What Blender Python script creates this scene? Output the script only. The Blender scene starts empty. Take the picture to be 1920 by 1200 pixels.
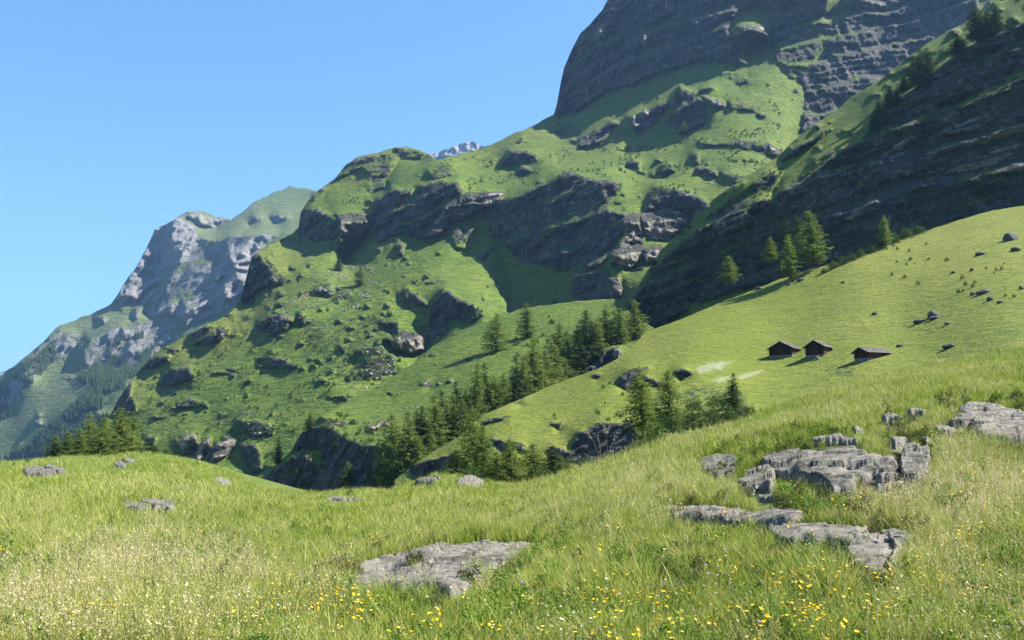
import bpy, math, random
import numpy as np
C = bpy.context.scene.collection
SC = bpy.context.scene

# ------------------------------------------------------------------ camera
F = 1663.0            # focal length for a 1920 px wide frame
HOR = 820.0           # row of the horizon in the photograph
PITCH = math.atan((HOR - 600.0) / F)
CAMZ = 1.65
cd = bpy.data.cameras.new('camera')
cd.sensor_width = 36.0
cd.lens = F / 1920.0 * 36.0
cd.clip_start = 0.1
cd.clip_end = 60000.0
cam = bpy.data.objects.new('camera', cd)
C.objects.link(cam)
cam.location = (0, 0, CAMZ)
cam.rotation_euler = (math.pi / 2 + PITCH, 0, 0)
SC.camera = cam

# ------------------------------------------------------------------ light
HAZE = 0.00005
SUN_EL = math.radians(46.0)
SUN_AZ = math.radians(92.0)     # clockwise from the view direction (+Y)
w = bpy.data.worlds.new('World')
SC.world = w
w.use_nodes = True
nt = w.node_tree
bg = nt.nodes['Background']
sky = nt.nodes.new('ShaderNodeTexSky')
sky.sky_type = 'NISHITA'
sky.sun_disc = False
sky.sun_elevation = SUN_EL
sky.sun_rotation = SUN_AZ
sky.altitude = 300
sky.air_density = 1.0
sky.dust_density = 0.0
sky.ozone_density = 3.0
mx = nt.nodes.new('ShaderNodeMix'); mx.data_type = 'RGBA'; mx.blend_type = 'MULTIPLY'
mx.inputs[0].default_value = 1.0; mx.inputs[7].default_value = (.70, .98, 1.08, 1)
nt.links.new(sky.outputs[0], mx.inputs[6]); nt.links.new(mx.outputs[2], bg.inputs[0])
bg.inputs[1].default_value = 0.0505
sl = bpy.data.lights.new('sun', 'SUN')
sl.energy = 4.6
sl.angle = math.radians(0.5)
sl.color = (1.0, 0.955, 0.89)
sun = bpy.data.objects.new('sun', sl)
C.objects.link(sun)
from mathutils import Vector, Matrix, Euler
sdir = Vector((math.sin(SUN_AZ) * math.cos(SUN_EL), math.cos(SUN_AZ) * math.cos(SUN_EL), math.sin(SUN_EL)))
sun.rotation_euler = sdir.to_track_quat('Z', 'Y').to_euler()
sun.location = (200, -50, 300)
SC.view_settings.view_transform = 'Standard'
SC.view_settings.look = 'None'
SC.view_settings.exposure = 2.0
SC.view_settings.gamma = 1.0
SC.cycles.max_bounces = 6
SC.cycles.diffuse_bounces = 2
SC.cycles.transmission_bounces = 3
SC.cycles.transparent_max_bounces = 6
SC.cycles.volume_bounces = 0

# ------------------------------------------------------------------ maths helpers
def XT(px, py):
    """direction of a sight line: P = (X*Y, Y, CAMZ+T*Y)"""
    x = (np.asarray(px, float) - 960.0) / F
    y = (600.0 - np.asarray(py, float)) / F
    c, s = math.cos(PITCH), math.sin(PITCH)
    dy = c - y * s
    dz = s + y * c
    return x / dy, dz / dy

def hash3(i, j, k, seed):
    h = (i.astype(np.int64) * 374761393 + j.astype(np.int64) * 668265263 + k.astype(np.int64) * 2147483647 + seed * 974634777) & 0xFFFFFFFF
    h = ((h ^ (h >> 13)) * 1274126177) & 0xFFFFFFFF
    h = ((h ^ (h >> 16)) * 2246822519) & 0xFFFFFFFF
    return ((h ^ (h >> 15)) & 0xFFFFFF) / float(0xFFFFFF)

def vnoise(x, y, z, seed=0):
    xi, yi, zi = np.floor(x), np.floor(y), np.floor(z)
    fx, fy, fz = x - xi, y - yi, z - zi
    fx = fx * fx * (3 - 2 * fx); fy = fy * fy * (3 - 2 * fy); fz = fz * fz * (3 - 2 * fz)
    r = 0
    for a in (0, 1):
        wx = fx if a else 1 - fx
        for b in (0, 1):
            wy = fy if b else 1 - fy
            for c in (0, 1):
                wz = fz if c else 1 - fz
                r = r + wx * wy * wz * hash3(xi + a, yi + b, zi + c, seed)
    return r * 2 - 1

def fbm(x, y, z, octv=4, seed=0, gain=0.5, ridge=False):
    s, a, t = 0, 1.0, 0
    for o in range(octv):
        n = vnoise(x, y, z, seed + o * 17)
        if ridge:
            n = 1 - 2 * np.abs(n)
        s = s + a * n; t += a
        a *= gain; x = x * 2.03 + 11.3; y = y * 2.03 + 5.1; z = z * 2.03 + 7.7
    return s / t

def inpoly(poly, X, Y):
    p = np.asarray(poly, float)
    n = len(p)
    r = np.zeros(X.shape, bool)
    x0, x1 = p[:, 0].min(), p[:, 0].max(); y0, y1 = p[:, 1].min(), p[:, 1].max()
    bb = (X >= x0) & (X <= x1) & (Y >= y0) & (Y <= y1)
    if not bb.any():
        return r
    xs, ys = X[bb], Y[bb]
    q = np.zeros(xs.shape, bool)
    for i in range(n):
        xa, ya = p[i]; xb, yb = p[(i + 1) % n]
        if ya == yb:
            continue
        c = ((ya > ys) != (yb > ys)) & (xs < (xb - xa) * (ys - ya) / (yb - ya) + xa)
        q ^= c
    r[bb] = q
    return r

def blur(a, n=1):
    for _ in range(n):
        b = np.pad(a, 1, mode='edge')
        a = (b[:-2, 1:-1] + b[2:, 1:-1] + b[1:-1, :-2] + b[1:-1, 2:] + 4 * a) / 8
    return a

def tps(ctrl):
    c = np.asarray(ctrl, float)
    P = c[:, :2] / 1000.0
    v = np.log(c[:, 2])
    n = len(P)
    def U(r2):
        return 0.5 * r2 * np.log(np.maximum(r2, 1e-12))
    K = U(((P[:, None] - P[None]) ** 2).sum(-1)) + np.eye(n) * 2e-3
    Q = np.c_[np.ones(n), P]
    A = np.zeros((n + 3, n + 3)); A[:n, :n] = K; A[:n, n:] = Q; A[n:, :n] = Q.T
    sol = np.linalg.solve(A, np.r_[v, 0, 0, 0])
    def f(px, py):
        x = np.asarray(px, float) / 1000.0; y = np.asarray(py, float) / 1000.0
        r = sol[n] + sol[n + 1] * x + sol[n + 2] * y
        for i in range(n):
            r = r + sol[i] * U((x - P[i, 0]) ** 2 + (y - P[i, 1]) ** 2)
        return r
    return f

def poisson(gx, gy, lam):
    """least squares height whose differences follow gx, gy; pulled to zero by lam"""
    h, w_ = gx.shape
    gx = gx.copy(); gy = gy.copy()
    gx[:, -1] = 0; gy[-1, :] = 0
    div = gx.copy(); div[:, 1:] -= gx[:, :-1]
    dy_ = gy.copy(); dy_[1:, :] -= gy[:-1, :]
    div += dy_
    m = np.concatenate([div, div[::-1]], 0); m = np.concatenate([m, m[:, ::-1]], 1)
    Fm = np.fft.rfft2(m)
    ky = 2 * np.cos(2 * np.pi * np.fft.fftfreq(m.shape[0])) - 2
    kx = 2 * np.cos(2 * np.pi * np.fft.rfftfreq(m.shape[1])) - 2
    den = ky[:, None] + kx[None] - lam
    return np.fft.irfft2(Fm / den, m.shape)[:h, :w_]

def bil(grid, x0, y0, step, px, py):
    h, w_ = grid.shape
    u = np.clip((np.asarray(px, float) - x0) / step, 0, w_ - 1.001)
    v = np.clip((np.asarray(py, float) - y0) / step, 0, h - 1.001)
    i = np.floor(u).astype(int); j = np.floor(v).astype(int)
    a = u - i; b = v - j
    return grid[j, i] * (1 - a) * (1 - b) + grid[j, i + 1] * a * (1 - b) + grid[j + 1, i] * (1 - a) * b + grid[j + 1, i + 1] * a * b

# ------------------------------------------------------------------ mesh helpers
def mesh_np(name, V, Fq, mat=None, smooth=True, attrs=None, parent=None, uvcol=None, link=True, matidx=None):
    me = bpy.data.meshes.new(name)
    V = np.asarray(V, np.float32); Fq = np.asarray(Fq, np.int32)
    k = Fq.shape[1]
    me.vertices.add(len(V)); me.vertices.foreach_set('co', V.ravel())
    me.loops.add(Fq.size); me.loops.foreach_set('vertex_index', Fq.ravel())
    me.polygons.add(len(Fq)); me.polygons.foreach_set('loop_start', np.arange(0, Fq.size, k, dtype=np.int32))
    me.update(calc_edges=True)
    me.validate()
    if smooth:
        me.polygons.foreach_set('use_smooth', np.ones(len(me.polygons), bool))
    for an, av in (attrs or {}).items():
        at = me.attributes.new(an, 'FLOAT', 'POINT')
        at.data.foreach_set('value', np.asarray(av, np.float32).ravel())
    if mat:
        for m_ in (mat if isinstance(mat, (list, tuple)) else [mat]):
            me.materials.append(m_)
    if matidx is not None:
        me.polygons.foreach_set('material_index', np.asarray(matidx, np.int32))
    o = bpy.data.objects.new(name, me)
    if link:
        C.objects.link(o)
    if parent:
        o.parent = parent
    return o

def gridfaces(nr, nc):
    idx = np.arange(nr * nc).reshape(nr, nc)
    return np.stack([idx[:-1, :-1], idx[1:, :-1], idx[1:, 1:], idx[:-1, 1:]], -1).reshape(-1, 4)

# ------------------------------------------------------------------ materials
def M(name):
    m = bpy.data.materials.new(name); m.use_nodes = True
    t = m.node_tree; b = t.nodes['Principled BSDF']
    b.inputs['Roughness'].default_value = 0.9
    b.inputs['Specular IOR Level'].default_value = 0.15
    return m, t, b
def noise_n(t, vec, scale, detail=4, rough=0.55):
    n = t.nodes.new('ShaderNodeTexNoise'); n.inputs['Scale'].default_value = scale
    n.inputs['Detail'].default_value = detail; n.inputs['Roughness'].default_value = rough
    t.links.new(vec, n.inputs['Vector']); return n.outputs['Fac']
def ramp(t, fac, stops):
    r = t.nodes.new('ShaderNodeValToRGB'); e = r.color_ramp.elements
    while len(e) < len(stops): e.new(0.5)
    for el, (p, c) in zip(e, stops):
        el.position = p; el.color = (c[0], c[1], c[2], 1) if not isinstance(c, (int, float)) else (c, c, c, 1)
    t.links.new(fac, r.inputs[0]); return r.outputs[0]
def mixc(t, fac, a, b, mode='MIX'):
    m = t.nodes.new('ShaderNodeMix'); m.data_type = 'RGBA'; m.blend_type = mode
    for v, i in ((fac, 0), (a, 6), (b, 7)):
        if hasattr(v, 'is_linked') or isinstance(v, bpy.types.NodeSocket): t.links.new(v, m.inputs[i])
        elif isinstance(v, (int, float)): m.inputs[i].default_value = v
        else: m.inputs[i].default_value = (v[0], v[1], v[2], 1)
    return m.outputs[2]
def math_n(t, op, a, b=None, clamp=False):
    m = t.nodes.new('ShaderNodeMath'); m.operation = op; m.use_clamp = clamp
    for i, v in enumerate((a, b)):
        if v is None: continue
        if isinstance(v, (int, float)): m.inputs[i].default_value = v
        else: t.links.new(v, m.inputs[i])
    return m.outputs[0]
def attr(t, name):
    a = t.nodes.new('ShaderNodeAttribute'); a.attribute_name = name; return a.outputs['Fac']
def mapping(t, vec, sc, rot=(0, 0, 0)):
    m = t.nodes.new('ShaderNodeMapping'); m.inputs['Scale'].default_value = sc; m.inputs['Rotation'].default_value = rot
    t.links.new(vec, m.inputs['Vector']); return m.outputs[0]

def terrain_mat(name, unit, g1=(.074, .12, .012), g2=(.118, .158, .016), g3=(.165, .17, .028), gd=(.03, .06, .014),
                r1=(.034, .034, .034), r2=(.095, .09, .08), r3=(.31, .28, .235), bump=1.0, darkamt=.5, strata=0.0):
    """unit: size in metres of the fine texture; attributes rock and pale say where rock and scree lie"""
    m, t, b = M(name)
    g = t.nodes.new('ShaderNodeNewGeometry'); P = g.outputs['Position']
    n1 = noise_n(t, P, 1 / (unit * 40), 4, .6)
    n2 = noise_n(t, P, 1 / (unit * 9), 5, .65)
    n3 = noise_n(t, P, 1 / (unit * 2.2), 4, .7)
    n0 = noise_n(t, P, 1 / (unit * 150), 3, .6)
    col = mixc(t, ramp(t, n1, [(.38, 0), (.62, 1)]), g1, g2)
    col = mixc(t, ramp(t, n0, [(.45, 0), (.65, .45)]), col, (g3[0] * 1.05, g3[1] * .92, g3[2] * 1.2))
    col = mixc(t, ramp(t, n2, [(.5, 0), (.72, .65)]), col, g3)
    col = mixc(t, ramp(t, n3, [(.42, darkamt), (.56, 0)]), col, gd)
    Pz = mapping(t, P, (1, 1, .35))
    rn = noise_n(t, Pz, 1 / (unit * 12), 6, .7)
    rn2 = noise_n(t, P, 1 / (unit * 3), 6, .75)
    rc = mixc(t, ramp(t, rn, [(.36, 0), (.64, 1)]), r1, r2)
    rc = mixc(t, ramp(t, rn2, [(.52, 0), (.7, .8)]), rc, r3)
    rc = mixc(t, ramp(t, rn2, [(.33, .75), (.46, 0)]), rc, (r1[0] * .45, r1[1] * .45, r1[2] * .45))
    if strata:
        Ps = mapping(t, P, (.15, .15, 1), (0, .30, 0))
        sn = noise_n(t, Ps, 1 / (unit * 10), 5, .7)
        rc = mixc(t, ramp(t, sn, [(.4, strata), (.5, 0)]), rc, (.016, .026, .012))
    n4 = noise_n(t, mapping(t, P, (.5, .5, 3.2), (.15, .1, 0)), 1 / (unit * 3.2), 4, .65)
    col = mixc(t, ramp(t, n4, [(.41, .7), (.50, 0)]), col, gd)
    n5 = noise_n(t, P, 1 / (unit * .75), 3, .7)
    col = mixc(t, ramp(t, n5, [(.36, .75), (.5, 0)]), col, (gd[0] * .7, gd[1] * .8, gd[2] * .8))
    col = mixc(t, ramp(t, n5, [(.6, 0), (.75, .5)]), col, (g3[0] * 1.25, g3[1] * 1.2, g3[2] * 1.3))
    # rock mask broken up by noise
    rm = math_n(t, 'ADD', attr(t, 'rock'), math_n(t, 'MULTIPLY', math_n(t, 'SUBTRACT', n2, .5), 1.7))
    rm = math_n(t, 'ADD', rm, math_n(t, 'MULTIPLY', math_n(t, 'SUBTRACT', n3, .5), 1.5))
    rc = mixc(t, math_n(t, 'MULTIPLY', ramp(t, math_n(t, 'SUBTRACT', attr(t, 'rock'), .9), [(.15, 0), (.3, 1)]), ramp(t, rn2, [(.4, .1), (.55, .8)])), rc, (r3[0] * 1.2, r3[1] * 1.15, r3[2] * 1.1))  # sunlight on R faces put into a lighter rock colour; pale strata too
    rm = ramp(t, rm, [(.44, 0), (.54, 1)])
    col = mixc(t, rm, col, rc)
    pm = math_n(t, 'MULTIPLY', attr(t, 'pale'), ramp(t, n3, [(.35, .2), (.6, 1)]))
    col = mixc(t, pm, col, (.24, .25, .15))
    dm = math_n(t, 'MULTIPLY', attr(t, 'bush'), ramp(t, n3, [(.4, 1), (.55, .0)]))
    col = mixc(t, dm, col, (.025, .045, .015))
    t.links.new(col, b.inputs['Base Color'])
    bp = t.nodes.new('ShaderNodeBump'); bp.inputs['Distance'].default_value = unit * 1.2
    hsum = math_n(t, 'ADD', math_n(t, 'ADD', math_n(t, 'MULTIPLY', n3, .6), math_n(t, 'ADD', math_n(t, 'MULTIPLY', n4, .8), math_n(t, 'MULTIPLY', n5, .4))), math_n(t, 'MULTIPLY', math_n(t, 'MULTIPLY', rn2, rm), 2.2))
    t.links.new(hsum, bp.inputs['Height']); bp.inputs['Strength'].default_value = bump
    t.links.new(bp.outputs[0], b.inputs['Normal'])
    return m

# ------------------------------------------------------------------ terrain sheets
NRM = {'L': (-.80, -.58, .20), 'R': (.42, -.80, .43), 'M': (.05, -.80, .60), 'C': (-.82, -.50, .12), 'G': (-.25, -.15, .95), 'K': (-.80, -.40, .42), 'Q': (-.82, -.50, .12), 'T': (-.30, -.44, .84)}
LAYERS = {}

def terrain(name, skyl, ybot, x0, x1, ctrl, polys, mat, step=2.0, ell=150, ramp_amp=1.0, rough=(.02, 18), grass=(.004, 40), crag=0.0,
            jag=1.5, pales=(), bushes=(), crag_size=14, back=.02, dirs=(0.0, 1.0), warp=4.0, seed=1, drop=.8, iters=12, soft=.9, ledges=(), ribs=1.6):
    sk = np.asarray(skyl, float)
    xs = np.arange(x0, x1 + step, step)
    ytop = sk[:, 1].min() - 12
    yb = ybot if not isinstance(ybot, (int, float)) else None
    ymax = ybot if yb is None else max(p[1] for p in yb)
    ys = np.arange(ytop, ymax + step, step)
    PX, PY = np.meshgrid(xs, ys)
    X, T = XT(PX, PY)
    f = ctrl if callable(ctrl) else tps(ctrl)
    rho0 = f(PX, PY)
    # warp of the outlines
    wx = PX + warp * fbm(PX / 22, PY / 22, PX * 0, 4, seed + 3, .6) * 2
    wy = PY + warp * fbm(PX / 22, PY / 22, PX * 0 + 9, 4, seed + 5, .6) * 1.6
    rock = np.zeros(PX.shape); tag_ = np.zeros(PX.shape)
    gxr, gyr = np.gradient(rho0, axis=1), np.gradient(rho0, axis=0)
    Xx, Tx = np.gradient(X, axis=1), np.gradient(T, axis=1)
    Xy, Ty = np.gradient(X, axis=0), np.gradient(T, axis=0)
    tx = gxr.copy(); ty = gyr.copy()
    for cls, poly in polys:
        ins = inpoly(poly, wx, wy)
        c = cls[0]
        n = np.array(NRM[c]); n = n / np.linalg.norm(n)
        nd = np.minimum(n[0] * X + n[1] + n[2] * T, -.15)
        gX, gT = -n[0] / nd, -n[2] / nd
        if c == 'M':
            rock[ins] = np.maximum(rock[ins], .62)
        elif c in 'GT':
            rock[ins] = 0
            tag_[ins] = 1 if c == 'T' else 0
        elif c == 'K':  # turf steepened to darken itself, shaped in place of cast shadows
            rock[ins] = np.maximum(rock[ins], .12)
        else:
            rock[ins] = {'R': 1.5, 'Q': 1.4}.get(c, 1.0)  # R marks sunlit faces for the lighter rock colour, Q pale strata
        tx[ins] = (gX * Xx + gT * Tx)[ins]; ty[ins] = (gX * Xy + gT * Ty)[ins]
        if c == 'G':
            tx[ins] = gxr[ins]; ty[ins] = gyr[ins]
    if crag > 0:
        Y0 = np.exp(rho0); Pw = (X * Y0, Y0, T * Y0)
        cn = fbm(PX / (crag_size * 2.6), PY / crag_size, PX * 0 + seed, 5, seed + 31, .6)
        cg = fbm(PX / 170, PY / 110, PX * 0 + seed, 3, seed + 37)
        sel = (cn > .50 - 1.5 * np.clip(cg, -.1, .3) * crag - .12 * crag) & (rock == 0)
        n = np.array(NRM['L']); n = n / np.linalg.norm(n)
        nd = np.minimum(n[0] * X + n[1] + n[2] * T, -.15)
        tx[sel] = ((-n[0] / nd) * Xx + (-n[2] / nd) * Tx)[sel]; ty[sel] = ((-n[0] / nd) * Xy + (-n[2] / nd) * Ty)[sel]
        rock[sel] = .8
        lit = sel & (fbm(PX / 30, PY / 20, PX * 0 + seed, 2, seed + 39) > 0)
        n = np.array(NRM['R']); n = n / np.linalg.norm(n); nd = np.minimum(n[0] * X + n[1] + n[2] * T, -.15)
        tx[lit] = ((-n[0] / nd) * Xx + (-n[2] / nd) * Tx)[lit]; ty[lit] = ((-n[0] / nd) * Xy + (-n[2] / nd) * Ty)[lit]; rock[lit] = 1.1  # this half of the crags gets a sunlit tone in its colour
    dx, dy = blur(tx - gxr, 1), blur(ty - gyr, 1)
    wk = blur(np.where(rock > 0, 1, .35 * tag_), 1)
    lam = (step / ell) ** 2
    cx, cy = dx, dy
    for it in range(iters):          # cliffs keep their steepness, the turf between them gives way
        delta = poisson(cx, cy, lam)
        sx = np.zeros_like(delta); sy = np.zeros_like(delta)
        sx[:, :-1] = delta[:, 1:] - delta[:, :-1]; sy[:-1] = delta[1:] - delta[:-1]
        cx = wk * (dx + .6 * (dx - sx)) + (1 - wk) * sx * soft
        cy = wk * (dy + .6 * (dy - sy)) + (1 - wk) * sy * soft
    delta = delta * ramp_amp
    rho = rho0 + delta
    rk = blur(rock, 1)
    Y = np.exp(rho)
    Pw = (X * Y, Y, T * Y)
    s1 = rough[1]
    rn = fbm(Pw[0] / s1, Pw[1] / s1, Pw[2] / (s1 * ribs), 5, seed + 51, .55, ridge=True)
    rn2 = fbm(Pw[0] / (s1 * .35), Pw[1] / (s1 * .35), Pw[2] / (s1 * .5), 4, seed + 61, .6)
    rks = blur(rock, 5)
    rho = rho - rks * rough[0] * (rn + .45 * rn2)
    for thk, dip, amp in ledges:     # bedding: near vertical risers and narrow ledges with turf
        wob = fbm(Pw[0] / (thk * 5), Pw[1] / (thk * 5), Pw[2] / (thk * 5), 4, seed + 91)
        bnd = (Pw[2] - dip * Pw[0]) / thk * (1 + 0 * wob) + 1.1 * wob
        fr = bnd - np.floor(bnd)
        k_ = np.clip((fr - .68) / .3, 0, 1)
        sm = k_ * k_ * (3 - 2 * k_)
        present = np.clip(.75 + .9 * fbm(Pw[0] / (thk * 3), Pw[1] / (thk * 3), np.floor(bnd) * 3.7, 3, seed + 95), 0, 1)
        rho = rho + rks * amp * present * (sm - fr)
        led = blur(((fr > .72) & (rock > .5)).astype(float), 1) * present
        rk = rk * (1 - .48 * led)
    s2 = grass[1]
    gn = fbm(Pw[0] / s2, Pw[1] / s2, Pw[2] / s2, 5, seed + 71, .5)
    rho = rho + (1 - rks) * grass[0] * gn
    Y = np.exp(rho)
    pale = np.zeros(PX.shape); bush = np.zeros(PX.shape)
    for p in pales: pale[inpoly(p, wx, wy)] = 1
    for p in bushes: bush[inpoly(p, wx, wy)] = 1
    pale = blur(pale, 3); bush = blur(bush, 2)
    G = dict(sky=skyl, x0=x0, y0=ytop, step=step, rho=rho, rock=rk, pale=pale, bush=bush)
    LAYERS[name] = G
    # column grid between skyline and bottom
    skx = np.interp(xs, sk[:, 0], sk[:, 1])
    skx = skx + jag * fbm(xs / 14, xs * 0, xs * 0, 4, seed + 81, .6) * 2
    ybx = np.full(xs.shape, float(ymax)) if yb is None else np.interp(xs, [p[0] for p in yb], [p[1] for p in yb])
    ybx = np.maximum(ybx, skx + 4)
    nr = int((ybx - skx).max() / step) + 2
    t = np.linspace(0, 1, nr)[:, None]
    GY = skx[None] * (1 - t) + ybx[None] * t
    GX = np.broadcast_to(xs[None], GY.shape)
    R = bil(rho, x0, ytop, step, GX, GY)
    gX, gT = XT(GX, GY)
    Yg = np.exp(R)
    V = np.stack([gX * Yg, Yg, CAMZ + gT * Yg], -1)
    at = {k: bil(G[k], x0, ytop, step, GX, GY) for k in ('rock', 'pale', 'bush')}
    # back side of the ridge
    nb = 8
    Ymean = Yg[0]
    back_rows = []
    for k in range(nb, 0, -1):
        s = Ymean * back * k * (1 + .25 * k)
        r = V[0].copy(); r[:, 0] += dirs[0] * s; r[:, 1] += dirs[1] * s; r[:, 2] -= s * drop * (1 if k > 1 else .7)
        back_rows.append(r)
    V = np.concatenate([np.array(back_rows), V], 0)
    for k in at:
        at[k] = np.concatenate([np.repeat(at[k][:1], nb, 0), at[k]], 0)
    o = mesh_np(name, V.reshape(-1, 3), gridfaces(V.shape[0], V.shape[1]), mat, True, at)
    o['kind'] = 'structure'
    return o

def at(layer, px, py):
    G = LAYERS[layer]
    Y = float(np.exp(bil(G['rho'], G['x0'], G['y0'], G['step'], px, py)))
    X, T = XT(px, py)
    return Vector((float(X) * Y, Y, CAMZ + float(T) * Y))

# ---- the far mountain across the side valley
E_SKY = [(-500, 900), (-200, 800), (0, 705), (60, 660), (110, 612), (165, 590), (210, 570), (240, 520), (262, 490), (290, 432), (322, 412), (345, 400), (372, 394), (395, 402), (432, 411),
         (452, 400), (480, 377), (512, 360), (545, 349), (585, 356), (640, 372), (760, 390), (900, 420)]
E_CTRL = [(0, 850, 2300), (0, 705, 2650), (240, 750, 2000), (240, 520, 2950), (372, 394, 3350), (560, 350, 3250), (500, 500, 2300), (300, 650, 2400), (-300, 800, 2700), (800, 500, 2200), (-300, 950, 2300), (500, 850, 1400), (130, 700, 2500)]
E_POLY = [('R', [(212, 568), (240, 520), (262, 490), (292, 430), (330, 408), (365, 420), (365, 450), (345, 480), (310, 500), (300, 530), (262, 562), (235, 566)]),
          ('L', [(300, 425), (322, 415), (326, 490), (300, 492), (296, 455)]),
          ('L', [(300, 492), (340, 470), (352, 455), (330, 500), (300, 530), (290, 520)]),
          ('M', [(350, 440), (400, 450), (480, 435), (525, 440), (500, 460), (480, 480), (455, 560), (400, 590), (360, 600), (300, 590), (250, 580), (300, 540), (330, 500)]),
          ('R', [(440, 460), (490, 440), (510, 445), (480, 470), (455, 555), (395, 595), (350, 610), (340, 590), (390, 560), (410, 500)]),
          ('L', [(405, 485), (430, 480), (445, 510), (425, 520)]),
          ('L', [(270, 585), (300, 560), (325, 565), (310, 585), (275, 592)]),
          ('L', [(335, 560), (350, 570), (340, 590), (330, 580)]),
          ('L', [(395, 580), (415, 545), (425, 575), (400, 592)]),
          ('L', [(205, 630), (225, 610), (240, 620), (225, 650), (205, 665)]), ('L', [(235, 655), (260, 610), (275, 640), (255, 668)]),
          ('L', [(175, 640), (215, 612), (238, 615), (225, 640), (180, 645)]),
          ('M', [(40, 690), (110, 620), (150, 625), (130, 660), (70, 700), (20, 760), (0, 740)]),
          ('M', [(150, 655), (210, 620), (300, 590), (340, 600), (320, 640), (270, 680), (230, 690), (160, 690)]),
          ('R', [(345, 402), (372, 394), (400, 408), (430, 412), (408, 425), (385, 428), (365, 415)]),
          ('L', [(500, 410), (520, 400), (540, 405), (520, 415)]), ('L', [(460, 415), (480, 405), (485, 415), (465, 422)]),
          ('L', [(0, 740), (40, 700), (60, 710), (20, 760), (0, 770)])]
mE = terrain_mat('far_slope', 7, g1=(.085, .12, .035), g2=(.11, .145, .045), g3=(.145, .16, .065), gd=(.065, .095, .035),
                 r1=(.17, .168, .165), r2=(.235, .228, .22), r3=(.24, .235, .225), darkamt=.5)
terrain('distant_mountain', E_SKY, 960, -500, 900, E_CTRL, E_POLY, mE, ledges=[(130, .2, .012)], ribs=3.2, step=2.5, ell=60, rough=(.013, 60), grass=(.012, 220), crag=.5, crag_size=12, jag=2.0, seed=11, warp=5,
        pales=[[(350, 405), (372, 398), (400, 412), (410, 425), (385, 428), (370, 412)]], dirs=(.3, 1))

# ---- grey summit far behind the grassy saddle, and the pale range on the left horizon
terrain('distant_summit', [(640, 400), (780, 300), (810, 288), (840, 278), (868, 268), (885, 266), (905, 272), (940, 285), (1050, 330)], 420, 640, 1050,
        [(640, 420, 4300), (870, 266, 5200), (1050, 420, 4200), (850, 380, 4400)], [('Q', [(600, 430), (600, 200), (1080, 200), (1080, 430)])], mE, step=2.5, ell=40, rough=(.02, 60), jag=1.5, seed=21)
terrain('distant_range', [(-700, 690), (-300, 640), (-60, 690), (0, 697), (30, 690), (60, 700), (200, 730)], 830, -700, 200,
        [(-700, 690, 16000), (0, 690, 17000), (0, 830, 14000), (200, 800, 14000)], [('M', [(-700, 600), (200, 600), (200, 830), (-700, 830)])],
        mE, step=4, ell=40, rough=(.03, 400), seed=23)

# ---- the main mountain
D_SKY = [(150, 850), (200, 790), (212, 768), (228, 738), (245, 715), (262, 692), (290, 662), (330, 640), (380, 612), (430, 588), (452, 560), (462, 520), (472, 482), (500, 462),
         (530, 446), (548, 438), (560, 425), (563, 400), (575, 380), (590, 362), (610, 348), (630, 332), (650, 308), (668, 294), (700, 288), (735, 276), (760, 274), (785, 280),
         (805, 290), (820, 300), (850, 293), (900, 280), (960, 252), (1000, 236), (1038, 214), (1044, 195), (1052, 152), (1058, 125), (1068, 102), (1088, 64), (1110, 40), (1130, 18), (1142, -5), (1175, -30), (1300, -40), (1500, -28), (1640, -30), (1750, -45), (2000, -60)]
D_CTRL = [(1250, 640, 430), (1400, 330, 700), (800, 820, 470), (700, 500, 850), (600, 360, 1180), (300, 820, 640), (250, 690, 960), (1040, 212, 1250), (1530, 80, 1010), (1690, 50, 1330), (1800, -100, 1250),
          (900, 290, 1250), (500, 640, 740), (1000, 600, 560), (1000, 450, 800), (1250, 300, 900), (1140, 0, 1400), (1700, 300, 950), (1900, 100, 1000), (500, 900, 480), (150, 900, 600), (1400, 500, 480), (1500, -100, 1300), (1410, 60, 970), (1300, 60, 1200)]
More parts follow.
